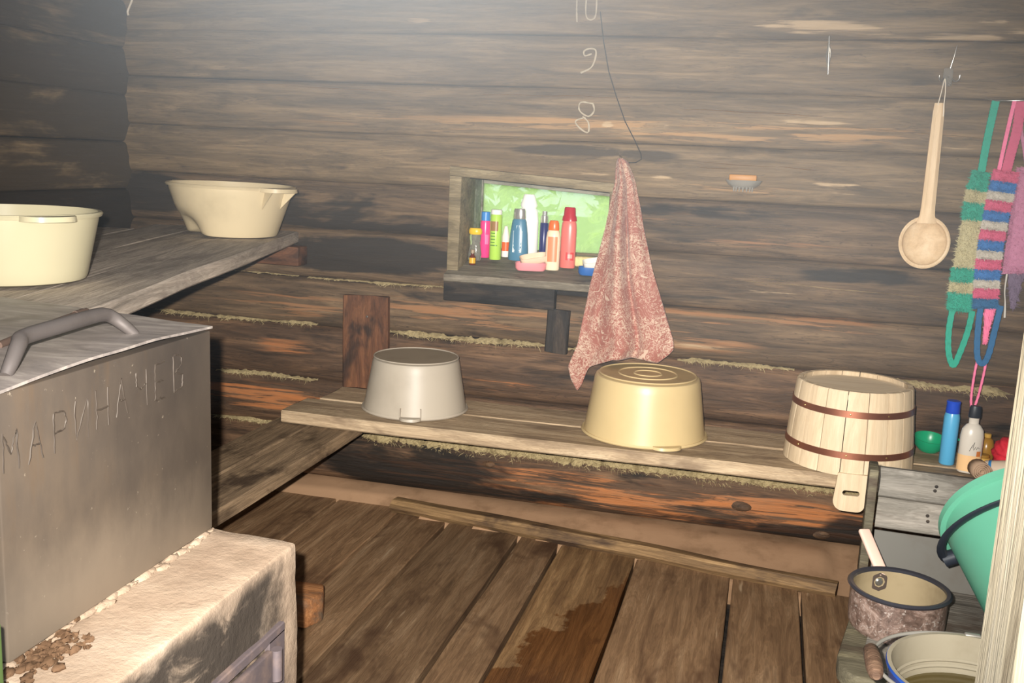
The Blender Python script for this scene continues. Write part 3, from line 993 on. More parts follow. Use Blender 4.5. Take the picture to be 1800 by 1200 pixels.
# ------------------------------------------------------------------ stove
stove = empty('brick_stove', (-1.1, 1.22, 0), label='whitewashed clay stove with a soot stained fire door', cat='stove')


def rough_box(x0, x1, y0, y1, z0, z1, step, amp, seed, rnd=.012):
    bm = bmesh.new()
    bmesh.ops.create_cube(bm, size=1)
    bmesh.ops.scale(bm, vec=(x1 - x0, y1 - y0, z1 - z0), verts=bm.verts)
    bmesh.ops.translate(bm, vec=((x0 + x1) / 2, (y0 + y1) / 2, (z0 + z1) / 2), verts=bm.verts)
    bmesh.ops.bevel(bm, geom=list(bm.edges), offset=rnd, segments=2, affect='EDGES', profile=.5)
    for _ in range(7):
        es = [e for e in bm.edges if e.calc_length() > step * 1.6]
        if not es: break
        bmesh.ops.subdivide_edges(bm, edges=es, cuts=1, use_grid_fill=True)
    bmesh.ops.triangulate(bm, faces=[f for f in bm.faces if len(f.verts) > 4])
    bm.normal_update()
    co = np.array([v.co for v in bm.verts]); no = np.array([v.normal for v in bm.verts])
    d = amp * (vnoise(co[:, 0] * 7 + seed, co[:, 1] * 7, co[:, 2] * 7) + .6 * vnoise(co[:, 0] * 22 + seed, co[:, 1] * 22, co[:, 2] * 22) + .35 * vnoise(co[:, 0] * 60, co[:, 1] * 60, co[:, 2] * 60 + seed))
    co = co + no * d[:, None]
    for v, c in zip(bm.verts, co): v.co = c
    me = bpy.data.meshes.new('rough'); bm.to_mesh(me); bm.free()
    autosmooth(me, 60)
    return me


link('stove_body', rough_box(-.36, .352, -.26, .283, 0, .628, .022, .0036, 3, .006), M['stove'], stove)
M['dirt'] = plain('brown_clay', srgb(96, 74, 56), .95, .1, var=.7, var_scale=30, bumps=.8)
# clay bedded along the foot of the tank
r = np.random.default_rng(5)
bm = bmesh.new()
for k in range(90):
    y = -.24 + .51 * r.random()
    s = .003 + .007 * r.random() ** 2
    mt = Matrix.Translation((.196 + .005 * r.normal(), y, .629)) @ Matrix.Diagonal((s * 1.0, s * 2.2, s * .7, 1))
    bmesh.ops.create_icosphere(bm, subdivisions=2, radius=1, matrix=mt)
for v in bm.verts:
    v.co += Vector(r.normal(size=3) * .0012)
me = bpy.data.meshes.new('clay'); bm.to_mesh(me); bm.free()
tag(link('clay_seal', autosmooth(me, 60), M['stove'], stove), kind='stuff')
bm = bmesh.new()
for k in range(130):
    s = .002 + .006 * r.random() ** 2
    mt = Matrix.Translation((.222 + .018 * r.normal(), -.19 + .030 * r.normal(), .631)) @ Matrix.Diagonal((s, s * 1.5, s * .7, 1))
    bmesh.ops.create_icosphere(bm, subdivisions=2, radius=1, matrix=mt)
for v in bm.verts:
    v.co += Vector(r.normal(size=3) * .0012)
me = bpy.data.meshes.new('crumbs'); bm.to_mesh(me); bm.free()
tag(link('clay_crumbs', autosmooth(me, 60), M['dirt'], stove), kind='stuff')
M['iron'] = plain('stove_iron', srgb(96, 86, 88), .6, .4, metal=.3, var=.5, var_scale=22, var_col=srgb(150, 126, 112))
fr = empty('door_frame', (.354, 0, 0)); fr.parent = stove
bpy.data.objects.remove(fr)
frame = link('fire_door_frame', join_me([(box_me(.012, .055, .33, .002, 1, (.356, .190, .335)), None), (box_me(.012, .46, .018, .002, 1, (.356, -.012, .503)), None), (box_me(.012, .055, .33, .002, 1, (.356, -.215, .335)), None)]), M['iron'], stove)
fdoor = link('fire_door', box_me(.012, .35, .27, .003, 2, (.366, -.018, .355)), M['iron'], stove)
link('hinge_pin', lathe_me([(0, 0), (.010, 0), (.010, .055), (0, .055)], 14), M['iron'], fdoor, (.370, .172, .43))
link('door_latch', box_me(.012, .06, .018, .003, 2, (.378, -.16, .35)), M['iron'], fdoor)

# ------------------------------------------------------------------ water tank
tank = empty('water_tank', (-1.15, 1.27, .636), label='rectangular sheet steel water tank with welded letters on the clay stove', cat='water tank')


def tl(x, y, z): return (x + 1.15, y - 1.27, z - .636)


quad = [(-.893, .985), (-.907, 1.492), (-1.42, 1.585), (-1.42, 1.07)]
link('tank_body', prism_me([(x + 1.15, y - 1.27) for x, y in quad], 0, .354, .003), M['tank'], tank)
# lid plate, slightly sprung along the front
nx_, ny_ = 22, 26
verts = []
for side_ in (0, 1):
    for i in range(nx_ + 1):
        u = i / nx_
        for j in range(ny_ + 1):
            v = j / ny_
            a = Vector(quad[0]).lerp(Vector(quad[1]), v); b = Vector(quad[3]).lerp(Vector(quad[2]), v)
            p = a.lerp(b, u)
            z = .998 + .007 * math.exp(-u * 5) * math.sin(math.pi * v) - .003 * (1 - v) ** 2 * math.exp(-u * 6) + .0012 * float(vnoise(u * 6, v * 6, 1.5)) - (0 if side_ else .004)
            ox = .004 if u < .01 else 0
            verts.append(tl(p.x + ox, p.y, z))
n1 = (nx_ + 1) * (ny_ + 1)
faces = []
for i in range(nx_):
    for j in range(ny_):
        a = i * (ny_ + 1) + j
        faces.append((a, a + ny_ + 1, a + ny_ + 2, a + 1))
        faces.append((n1 + a + 1, n1 + a + ny_ + 2, n1 + a + ny_ + 1, n1 + a))
bd = [i * (ny_ + 1) for i in range(nx_ + 1)] + [nx_ * (ny_ + 1) + j for j in range(1, ny_ + 1)] + [i * (ny_ + 1) + ny_ for i in range(nx_ - 1, -1, -1)] + [j for j in range(ny_ - 1, 0, -1)]
for k in range(len(bd)):
    a, b = bd[k], bd[(k + 1) % len(bd)]
    faces.append((a, b, n1 + b, n1 + a))
lid = link('lid', autosmooth(fix_normals(mesh('lid', verts, faces)), 40), M['lid'], tank)
hp = spline([tl(-.930, 1.045, .998), tl(-.934, 1.062, 1.014), tl(-.945, 1.088, 1.031), tl(-.957, 1.112, 1.036), tl(-.968, 1.19, 1.037), tl(-.980, 1.27, 1.037), tl(-.988, 1.318, 1.035), tl(-.985, 1.338, 1.028), tl(-.972, 1.352, 1.012), tl(-.962, 1.362, .998)], 54)
link('lid_handle', tube_me(hp, [.004 + .0075 * math.sin(math.pi * min(1, max(0, .06 + .88 * i / (len(hp) - 1)))) ** .4 for i in range(len(hp))], 12), plain('handle_steel', srgb(88, 82, 80), .45, .5, metal=.35, var=.4, var_scale=14), lid)
M['rust'] = plain('rusty_hinge', srgb(84, 68, 60), .7, .3, metal=.2, var=.5, var_scale=30)
hg = [tl(-1.060, 1.18, 1.003), tl(-1.105, 1.33, 1.005), tl(-1.150, 1.49, 1.004)]
link('hinge_rod', tube_me(spline(hg, 20), .006, 8), M['rust'], lid)
for t in (.32, .55, .9):
    p = Vector(hg[0]).lerp(Vector(hg[2]), t)
    link('hinge_knuckle', lathe_me([(0, -.016), (.0075, -.016), (.0075, .016), (0, .016)], 12), M['rust'], lid, p, (math.radians(90), 0, math.radians(16)))
# welded letters on the face that looks across the room
G = {
    'M': [[(0, 0), (.05, 1), (.5, .45), (.95, 1), (1, 0)]],
    'A': [[(0, 0), (.5, 1), (1, 0)], [(.22, .4), (.78, .4)]],
    'P': [[(0, 0), (0, 1), (.7, .98), (.95, .75), (.7, .5), (0, .48)]],
    'I': [[(0, 1), (0, 0), (1, 1), (1, 0)]],
    'H': [[(0, 0), (0, 1)], [(1, 0), (1, 1)], [(0, .5), (1, .5)]],
    'C': [[(0, 1), (.05, .6), (.4, .5), (1, .6)], [(1, 1), (1, 0)]],
    'E': [[(1, 1), (0, .98), (0, .5), (.8, .5)], [(0, .5), (0, .02), (1, 0)]],
    'B': [[(0, 0), (0, 1), (.8, .95), (.9, .7), (.1, .52), (.95, .42), (.9, .08), (0, 0)]],
}
body = [c for c in tank.children if c.name.startswith('tank_body')][0]
M['weld'] = plain('weld_bead', srgb(60, 52, 45), .6, .4, metal=.25, var=.5, var_scale=60)
for g, y, z, h in (('M', 1.006, .913, .050), ('A', 1.052, .914, .052), ('P', 1.102, .915, .055), ('I', 1.146, .920, .055), ('H', 1.192, .925, .056), ('A', 1.238, .931, .056), ('C', 1.288, .932, .056), ('E', 1.338, .934, .058), ('B', 1.390, .937, .060)):
    parts = []
    for st in G[g]:
        pts = []
        for a, b in zip(st[:-1], st[1:]):
            for k in range(6):
                t = k / 6
                pts.append((a[0] + (b[0] - a[0]) * t, a[1] + (b[1] - a[1]) * t))
        pts.append(st[-1])
        P3 = []
        for u, v in pts:
            yy = y + (u - .5) * .027 + random.gauss(0, .0008); zz = z + (v - .5) * h + random.gauss(0, .0008)
            xf = -.893 - .014 * (yy - .985) / .507
            P3.append(tl(xf - .0004, yy, zz))
        parts.append((tube_me(P3, [.0015 * random.uniform(.75, 1.3) for _ in P3], 6), None))
    link('weld_letter', join_me(parts), M['weld'], body)

# wood block behind the stove
o = link('wood_block', prism_me([(-.10, -.055), (.045, -.06), (.075, .0), (.055, .06), (-.10, .06)], 0, .085, .008), M['block'], None, (-1.19, 2.395, .003), (0, 0, math.radians(4)))
tag(o, 'chopped end of a wood block on the floor behind the stove', 'wood block')

# ------------------------------------------------------------------ basins
def basin_me(rr, rb, h, th=.004, lip=.012, segs=64, rings=0, dent=None):
    prof = [(0, 0), (rb * .5, 0), (rb - .012, 0), (rb - .004, .003), (rb, .012)]
    for k in range(1, 9):
        t = k / 8
        prof.append((rb + (rr - rb) * t, .012 + (h - .02 - .012) * t))
    prof += [(rr + .002, h - .008), (rr + lip * .7, h - .010), (rr + lip, h - .004), (rr + lip * .7, h), (rr, h)]
    for k in range(8, -1, -1):
        t = k / 8
        prof.append((rb + (rr - rb) * t - th, .012 + (h - .02 - .012) * t))
    prof += [(rb - .016, th), (0, th)]
    if dent:
        a0, wa, depth, zmax = dent
        def fn(v, a):
            x, y, z = v
            da = (a - a0 + math.pi) % (2 * math.pi) - math.pi
            w = math.exp(-(da / wa) ** 2) * max(0, 1 - z / zmax)
            rad = math.hypot(x, y)
            k = 1 - depth * w * (rad / rb)
            return (x * k, y * k, z + .02 * w * (1 if z < .05 else 0) * (rad / rb))
        return lathe_me(prof, segs, fn=fn)
    return lathe_me(prof, segs)


def grip_me(rr, lip, h, a0, half, ext=.035, drop=.012, th=.005):
    """ear-shaped hand grip that widens the rim"""
    verts, faces = [], []
    n = 14
    for i in range(n + 1):
        t = -1 + 2 * i / n
        a = a0 + t * half
        e = ext * (1 - abs(t) ** 3)
        ri, ro = rr + lip * .4, rr + lip + e
        for r_, z in ((ri, h - .001), (ro, h - .001), (ro + .002, h - drop), (ro - th, h - drop), (ro - th - .001, h - th), (ri, h - th)):
            verts.append((r_ * math.cos(a), r_ * math.sin(a), z))
        if i:
            p, q = 6 * (i - 1), 6 * i
            for k in range(6):
                j = (k + 1) % 6
                faces.append((p + k, q + k, q + j, p + j))
    faces.append((0, 1, 2, 3, 4, 5)); faces.append(tuple(6 * n + k for k in range(6)))
    me = fix_normals(mesh('grip', verts, faces))
    return autosmooth(me, 40)


def rings_me(radii, z):
    return join_me([(lathe_me([(r - .003, z), (r - .001, z - .003), (r + .001, z - .003), (r + .003, z)], 48), None) for r in radii])


# beige basin upside down on the bench
t = empty('upturned_basin', (-.345, 3.200, .432), label='beige plastic basin turned upside down below the hanging towel', cat='basin')
H4 = .195
b = link('basin_wall', basin_me(.196, .172, H4, lip=.012), M['beige'], t, (0, 0, H4), (math.pi, 0, 0))
link('basin_bottom', lathe_me([(0, 0), (.158, 0), (.160, -.002), (.158, -.003), (0, -.003)], 48), M['beige_bottom'], t, (0, 0, H4 + .003))
link('ring_ridge', rings_me((.045, .095, .157), 0), M['beige'], t, (0, 0, H4 + .003), (math.pi, 0, 0))
link('grip', grip_me(.196, .012, 0, math.radians(-62), math.radians(13), .018, .010), M['beige'], t, (0, 0, .012))
link('grip', grip_me(.196, .012, 0, math.radians(118), math.radians(13), .012, .010), M['beige'], t, (0, 0, .012))

# translucent whitish basin upside down
t = empty('upturned_basin', (-1.145, 3.195, .432), label='milky translucent basin turned upside down in front of the nailed board', cat='basin')
H3 = .180
link('basin_wall', basin_me(.176, .150, H3, lip=.010), M['milky'], t, (0, 0, H3), (math.pi, 0, 0))
link('basin_bottom', lathe_me([(0, 0), (.140, 0), (.142, -.002), (.140, -.003), (0, -.003)], 48), M['milky_bottom'], t, (0, 0, H3 + .003))
link('bottom_rim', rings_me((.145,), 0), M['milky'], t, (0, 0, H3 + .003), (math.pi, 0, 0))
link('grip', grip_me(.176, .010, 0, math.radians(-75), math.radians(11), .022, .010), M['milky'], t, (0, 0, .012))
link('grip', grip_me(.176, .010, 0, math.radians(105), math.radians(11), .012, .010), M['milky'], t, (0, 0, .012))
for s in (-1, 1):
    a = math.radians(-75 + 11 * s)
    link('grip_strut', box_me(.014, .003, .035, .001, 1), M['milky'], t, (.180 * math.cos(a), .180 * math.sin(a), .022), (0, 0, a))

# deep cream basin on the upper shelf
t = empty('deep_basin', (-1.80, 3.10, 1.001), label='dented cream basin with ear grips standing on the far end of the high shelf', cat='basin')
t.rotation_euler = (0, math.radians(.8), 0)
link('basin_wall', basin_me(.205, .158, .172, lip=.012, dent=(math.radians(-128), .42, .30, .09)), M['cream'], t)
link('grip', grip_me(.205, .012, .172, math.radians(-16), math.radians(19), .052, .014), M['cream'], t)
link('grip', grip_me(.205, .012, .172, math.radians(160), math.radians(19), .052, .014), M['cream'], t)
for a in (-29, -3, 147, 173):
    g = mesh('gusset', [(x, s, z) for s in (-.002, .002) for x, z in ((.190, .10), (.205, .160), (.250, .160))], [(0, 1, 2), (5, 4, 3), (0, 2, 5, 3), (2, 1, 4, 5), (1, 0, 3, 4)])
    link('gusset', fix_normals(g), M['cream'], t, None, (0, 0, math.radians(a)))

# smooth ivory basin nearer on the shelf
t = empty('deep_basin', (-1.612, 1.83, .994), label='smooth ivory basin on the high shelf behind the steel tank', cat='basin')
link('basin_wall', basin_me(.190, .165, .150, lip=.010), M['ivory'], t)
link('grip', grip_me(.190, .010, .150, math.radians(-24), math.radians(17), .034, .012), M['ivory'], t)
link('grip', grip_me(.190, .010, .150, math.radians(160), math.radians(16), .022, .012), M['ivory'], t)

# ------------------------------------------------------------------ wooden tub upside down
tub = empty('wooden_tub', (.292, 3.150, .431), label='pale wooden stave tub with copper hoops turned upside down on the bench', cat='tub')
TR0, TR1, TH = .192, .170, .248
NS = 18


def stave_me(a0, a1, gap=.0012):
    vs, fs = [], []
    n = 5
    for z, ro in ((0, TR0), (TH * .5, (TR0 + TR1) / 2 + .002), (TH - .004, TR1 + .0005), (TH, TR1 - .003)):
        for i in range(n + 1):
            a = a0 + gap / ro + (a1 - a0 - 2 * gap / ro) * i / n
            bulge = -.0012 * abs(2 * i / n - 1) ** 3
            vs.append(((ro + bulge) * math.cos(a), (ro + bulge) * math.sin(a), z))
        for i in range(n, -1, -1):
            a = a0 + gap / ro + (a1 - a0 - 2 * gap / ro) * i / n
            vs.append(((ro - .015) * math.cos(a), (ro - .015) * math.sin(a), z))
    m = 2 * (n + 1)
    for k in range(3):
        for i in range(m):
            j = (i + 1) % m
            fs.append((k * m + i, k * m + j, (k + 1) * m + j, (k + 1) * m + i))
    fs.append(tuple(range(m))[::-1]); fs.append(tuple(range(3 * m, 4 * m)))
    me = fix_normals(mesh('stave', vs, fs))
    return autosmooth(me, 40)


w = 2 * math.pi / NS
sme = stave_me(-w / 2, w / 2); sme.materials.append(M['tub'])
for k in range(NS):
    o = link('stave', sme, None, tub, (0, 0, 0), (0, 0, -math.pi / 2 + k * w))
link('tub_bottom', lathe_me([(0, 0), (TR1 - .017, 0), (TR1 - .017, -.014), (0, -.014)], 48), M['tub_bottom'], tub, (0, 0, TH - .014))
for zf, nmx in ((.245, 2), (.735, 3)):
    z = TH * zf
    ro = TR0 + (TR1 - TR0) * zf + .0025
    hw = .0095
    hoop = link('hoop', lathe_me([(ro - .001, z - hw), (ro + .0012, z - hw), (ro - .0008 + .0012, z + hw), (ro - .0022, z + hw)], 72, closed=True), M['copper'], tub)
    for da in (-48, 0, 36):
        a = math.radians(-96 + da)
        rv = lathe_me([(0, .0018), (.0022, .0012), (.003, 0), (0, 0)], 10)
        o = link('rivet', rv, M['brass'], hoop)
        o.matrix_local = basis((0, 0, 0), (-math.sin(a), math.cos(a), 0), (math.cos(a), math.sin(a), 0))
        o.location = ((ro + .0005) * math.cos(a), (ro + .0005) * math.sin(a), z)
# hanging handle: a long flat stave with an oval hand hole
bm = bmesh.new()
out = [(-.041, .010), (.041, .010), (.041, -.082)]
for k in range(7):
    a = -math.pi / 2 * k / 6
    out.append((.041 - .022 + .022 * math.cos(a), -.082 + .022 * math.sin(a)))
for k in range(7):
    a = -math.pi / 2 - math.pi / 2 * k / 6
    out.append((-.048 + .030 + .030 * math.cos(a), -.074 + .030 * math.sin(a)))
hole = []
for k in range(16):
    a = 2 * math.pi * k / 16
    hole.append(((.016 if math.cos(a) > 0 else -.016) + .008 * math.cos(a), -.048 + .008 * math.sin(a)))
edges = []
for loop in (out, hole):
    vs = [bm.verts.new((x, 0, z)) for x, z in loop]
    for i in range(len(vs)):
        edges.append(bm.edges.new((vs[i], vs[(i + 1) % len(vs)])))
bmesh.ops.remove_doubles(bm, verts=bm.verts, dist=1e-5)
bmesh.ops.triangle_fill(bm, edges=list(bm.edges), use_beauty=True)
r_ = bmesh.ops.extrude_face_region(bm, geom=list(bm.faces))
bmesh.ops.translate(bm, vec=(0, .014, 0), verts=[v for v in r_['geom'] if isinstance(v, bmesh.types.BMVert)])
bmesh.ops.recalc_face_normals(bm, faces=bm.faces)
me = bpy.data.meshes.new('handle'); bm.to_mesh(me); bm.free()
link('handle', autosmooth(me, 35), M['tub'], tub, (.004, -TR0 - .004, 0))

# ------------------------------------------------------------------ towel
def towel():
    rows = [(1.318, -.512, -.496), (1.306, -.518, -.480), (1.27, -.518, -.462), (1.239, -.516, -.447), (1.16, -.526, -.424), (1.085, -.535, -.404), (.98, -.553, -.370), (.889, -.571, -.337), (.80, -.584, -.305), (.735, -.594, -.280), (.69, -.601, -.270)]
    nu, nv = 70, 90
    V = np.zeros((nv + 1, nu + 1, 3))
    zs = np.array([r[0] for r in rows])[::-1]; ls = np.array([r[1] for r in rows])[::-1]; rs = np.array([r[2] for r in rows])[::-1]
    for j in range(nv + 1):
        v = j / nv
        for i in range(nu + 1):
            u = i / nu
            # lower hem: a tail on the left, higher in the middle, a corner on the right
            hem = np.interp(u, [0, .06, .14, .25, .45, .75, .92, .97, 1], [.56, .520, .545, .615, .655, .66, .650, .680, .715])
            z = 1.318 + (hem - 1.318) * v
            zc = max(z, .69)
            l = np.interp(zc, zs, ls); r = np.interp(zc, zs, rs)
            if z < .69:
                l -= .03 * min(1, (.69 - z) / .08) - .02 * max(0, (.60 - z) / .08)
                r -= .03 * max(0, (.70 - z) / .05)
            x = l + (r - l) * u
            wdt = (r - l)
            y = 3.372 - .012 * math.sin(u * math.pi)
            # main ridge and smaller folds spreading downward
            c = .34 + .12 * v
            y -= min(.045, wdt * .35) * math.exp(-((u - c) / .16) ** 2) * (.5 + .5 * math.sin(min(1, v * 1.6) * math.pi / 2))
            y += min(.030, wdt * .22) * math.exp(-((u - c - .16) / .06) ** 2)
            y -= min(.022, wdt * .12) * math.exp(-((u - .82) / .12) ** 2)
            y += .006 * float(vnoise(u * 6, v * 5, 3.3)) + .003 * float(vnoise(u * 15 + v * 3, v * 11, 6.3))
            y -= float(np.interp(z, [.50, .70, .95, 1.30], [.045, .078, .078, .0]))
            V[j, i] = (x, min(y, 3.385), z)
    faces = [(j * (nu + 1) + i, j * (nu + 1) + i + 1, (j + 1) * (nu + 1) + i + 1, (j + 1) * (nu + 1) + i) for j in range(nv) for i in range(nu)]
    org = np.array([-.505, 3.37, 1.31])
    me = mesh('towel', (V - org).reshape(-1, 3), faces, True)
    t = empty('hand_towel', tuple(org), label='dusty pink patterned towel hanging from a nail beside the window', cat='towel')
    o = link('cloth', me, M['towel'], t)
    md = o.modifiers.new('thick', 'SOLIDIFY'); md.thickness = .0035; md.offset = 0
    link('hanging_nail', tube_me([(.0, .03, .012), (-.002, -.012, .016), (.0, -.02, .028)], .002, 8), M['bright'], t)


towel()

# ------------------------------------------------------------------ bottles on the sill
def pl(name, c, rough=.3, **kw):
    key = 'pl_' + name
    if key not in M: M[key] = plain(key, c, rough, .5, **kw)
    return M[key]


def bottle(name, label, loc, body, bmat, cap, cmat, sx=1, sy=1, rz=0, group=None, cat='bottle', extras=()):
    t = empty(name, loc, (0, 0, rz), label=label, cat=cat, group=group)
    link('bottle_body', lathe_me(body, 28, sx=sx, sy=sy), bmat, t)
    if cap: link('cap', lathe_me(cap, 24, sx=sx, sy=sy), cmat, t)
    for nm_, me_, mt_, lc_, rt_ in extras:
        link(nm_, me_, mt_, t, lc_, rt_)
    return t


def cyl(r, z0, z1, b=.002):
    return [(0, z0), (r - b, z0), (r, z0 + b), (r, z1 - b), (r - b, z1), (0, z1)]


def wrap_label(r, z0, z1, a0, a1, sx=1, sy=1, off=.0006, n=10):
    vs, fs = [], []
    for i in range(n + 1):
        a = a0 + (a1 - a0) * i / n
        for z in (z0, z1):
            vs.append(((r + off) * math.cos(a) * sx, (r + off) * math.sin(a) * sy, z))
        if i: fs.append((2 * i - 2, 2 * i, 2 * i + 1, 2 * i - 1))
    return mesh('label', vs, fs, True)


SG = 'toiletries on the window sill'
FR = -math.pi / 2 + .22     # direction from the sill toward the middle of the room
clear = plain('clear_plastic', srgb(225, 220, 210), .12, .5, trans=.85, ior=1.2)
bottle('clear_bottle', 'small clear waisted bottle with a yellow cap at the left end of the sill', (-1.036, 3.49, SILL(3.49) + .004),
       [(0, 0), (.020, 0), (.024, .004), (.025, .025), (.020, .05), (.018, .065), (.021, .082), (.020, .095), (0, .097)], clear, [(0, .095), (.021, .095), (.025, .100), (.025, .110), (.021, .118), (0, .119)], pl('yellow', srgb(226, 184, 40)), 1, .7, 0, SG)
bottle('amber_vial', 'tiny amber glass vial with a yellow label on the sill', (-1.028, 3.437, SILL(3.437) + .004),
       [(0, 0), (.011, 0), (.0125, .003), (.0125, .028), (.006, .036), (.006, .042), (0, .042)], pl('amber', srgb(92, 34, 20), .15), cyl(.0078, .041, .055), pl('vialcap', srgb(150, 132, 110)), group=SG,
       extras=[('paper_label', wrap_label(.0125, .006, .026, FR - 1.1, FR + 1.0), pl('vlabel', srgb(206, 160, 40)), None, None)])
bottle('pink_bottle', 'slim hot pink bottle with a blue cap on the sill', (-1.012, 3.535, SILL(3.535) + .004),
       [(0, 0), (.017, 0), (.019, .003), (.019, .125), (.017, .135), (0, .136)], pl('pink', srgb(236, 60, 132)), cyl(.0165, .134, .168), pl('bluecap', srgb(60, 130, 200)), group=SG,
       extras=[('emblem', wrap_label(.019, .05, .085, FR + .1, FR + .75), pl('pinklight', srgb(246, 120, 170)), None, None)])
gb = bottle('green_can', 'lime green spray can with a white top and brown picture on the sill', (-.966, 3.515, SILL(3.515) + .005),
            [(0, 0), (.020, 0), (.022, .003), (.022, .160), (.020, .164), (0, .164)], pl('lime', srgb(172, 212, 84)), cyl(.0205, .163, .182), pl('white', srgb(232, 232, 226)), group=SG,
            extras=[('picture_band', wrap_label(.022, .105, .140, FR - .95, FR + .4), pl('brownpic', srgb(150, 112, 70)), None, None)] +
                   [('print_line', wrap_label(.022, .095 - .011 * k, .0985 - .011 * k, FR - .9, FR - .9 + random.uniform(.7, 1.3)), pl('darkgreen', srgb(84, 130, 50)), None, None) for k in range(5)])
bottle('cream_tube', 'small white and orange tube standing behind the blue-grey bottle', (-.940, 3.560, SILL(3.56) + .004),
       [(0, 0), (.013, 0), (.0135, .002), (.0135, .02), (0, .02)], pl('tubewhite', srgb(236, 230, 222)), [(0, .02), (.0135, .02), (.0135, .075), (.006, .112), (.002, .114), (0, .114)], pl('tubebody', srgb(238, 226, 214)), 1, .8, 0, SG,
       extras=[('orange_band', wrap_label(.0135, .022, .055, FR - 1.3, FR + 1.3, 1, .8), pl('orange2', srgb(226, 96, 40)), None, None)])
bb = bottle('shampoo_bottle', 'blue-grey shampoo bottle with a silver cap on the sill', (-.882, 3.525, SILL(3.525) + .005),
            [(0, 0), (.034, 0), (.037, .004), (.0365, .04), (.032, .10), (.026, .142), (.022, .150), (0, .151)], pl('bluegrey', srgb(74, 122, 150)), [(0, .150), (.0215, .150), (.023, .155), (.0215, .180), (.019, .187), (0, .188)], pl('silver', srgb(200, 198, 192), .2, metal=.7), 1, .62, .0, SG)
# printed front label of the shampoo bottle
lab = []
for (x0, x1, z0, z1, c) in ((-.017, .017, .030, .108, (205, 214, 216)), (-.015, .015, .058, .066, (90, 140, 160)), (-.015, .015, .046, .052, (90, 140, 160)), (-.012, .014, .036, .040, (236, 236, 232)), (-.006, .006, .110, .128, (190, 205, 214))):
    o = link('front_label', box_me(x1 - x0, .0012, z1 - z0, 0, 1), pl('lab%d%d%d' % c, srgb(*c)), bb)
    o.location = ((x0 + x1) / 2, -.0225 + (z0 + z1) / 2 * .055 - .0008 * len(lab) * .4, (z0 + z1) / 2); o.rotation_euler = (math.radians(-4), 0, .0)
    lab.append(o)
bottle('white_bottle', 'tall white bottle with a stepped white cap against the pane', (-.870, 3.612, SILL(3.612) + .006),
       [(0, 0), (.037, 0), (.040, .004), (.039, .12), (.034, .160), (.026, .172), (0, .173)], pl('brightwhite', srgb(240, 240, 236)), [(0, .172), (.030, .172), (.032, .180), (.024, .205), (.022, .214), (.018, .219), (0, .219)], pl('brightwhite', srgb(240, 240, 236)), 1, .6, 0, SG)
bottle('navy_tube', 'slim navy tube with a silver cap against the pane', (-.808, 3.612, SILL(3.612) + .004),
       [(0, 0), (.015, 0), (.016, .003), (.016, .118), (.014, .121), (0, .121)], pl('navy', srgb(34, 40, 100)), [(0, .120), (.0145, .120), (.015, .123), (.0145, .145), (.010, .148), (.010, .162), (0, .163)], pl('silver', srgb(200, 198, 192), .2, metal=.7), group=SG)
bottle('lotion_bottle', 'cream lotion bottle with an orange cap at the sill edge', (-.735, 3.440, SILL(3.44) + .005),
       [(0, 0), (.023, 0), (.026, .004), (.026, .11), (.023, .132), (.018, .140), (0, .141)], pl('lotion', srgb(240, 214, 184)), [(0, .140), (.019, .140), (.020, .144), (.018, .165), (.014, .174), (0, .175)], pl('orangecap', srgb(228, 104, 40)), 1, .72, 0, SG,
       extras=[('front_label', wrap_label(.026, .03, .118, FR - .85, FR + .55, 1, .72), pl('peach', srgb(232, 138, 100)), None, None)])
rb = bottle('red_bottle', 'salmon bottle with a dark red cap beside the lotion bottle on the sill', (-.688, 3.478, SILL(3.478) + .005),
            [(0, 0), (.026, 0), (.028, .004), (.028, .135), (.026, .158), (.022, .166), (0, .167)], pl('salmon', srgb(216, 112, 104)), [(0, .166), (.027, .166), (.025, .180), (.022, .186), (.020, .210), (.017, .214), (0, .214)], pl('darkred', srgb(172, 24, 44), .2), 1, .65, 0, SG,
            extras=[('round_emblem', wrap_label(.028, .028, .056, FR - .35, FR + .75, 1, .65), pl('emblem', srgb(200, 60, 60)), None, None), ('emblem_ring', wrap_label(.028, .035, .049, FR - .1, FR + .5, 1, .65, .001), pl('salmon2', srgb(226, 150, 140)), None, None)])


def dish(name, label, loc, rz, L, W, c1, c2, soapc):
    t = empty(name, loc, (0, 0, rz), label=label, cat='soap dish', group=SG)
    n = 28
    def ring(r, z): return [(r * L * math.copysign(abs(math.cos(a)) ** .55, math.cos(a)), r * W * math.copysign(abs(math.sin(a)) ** .55, math.sin(a)), z) for a in (2 * math.pi * i / n for i in range(n))]
    vs = ring(.86, 0) + ring(.98, .008) + ring(1, .028) + ring(.94, .028) + ring(.85, .006)
    fs = [tuple(range(n))[::-1]]
    for k in range(4):
        for i in range(n):
            j = (i + 1) % n
            fs.append((k * n + i, k * n + j, (k + 1) * n + j, (k + 1) * n + i))
    fs.append(tuple(range(4 * n, 5 * n)))
    link('dish_body', autosmooth(fix_normals(mesh('dish', vs, fs)), 40), c1, t)
    o = link('tilted_lid', autosmooth(fix_normals(mesh('dish2', vs, fs)), 40), c2, t, (.012, .010, .030), (math.radians(14), math.radians(-10), .12))
    o.scale = (.9, .85, .8)
    if soapc: link('soap_bar', box_me(L * 1.2, W * 1.1, .016, .006, 3), soapc, t, (0, 0, .016))
    return t


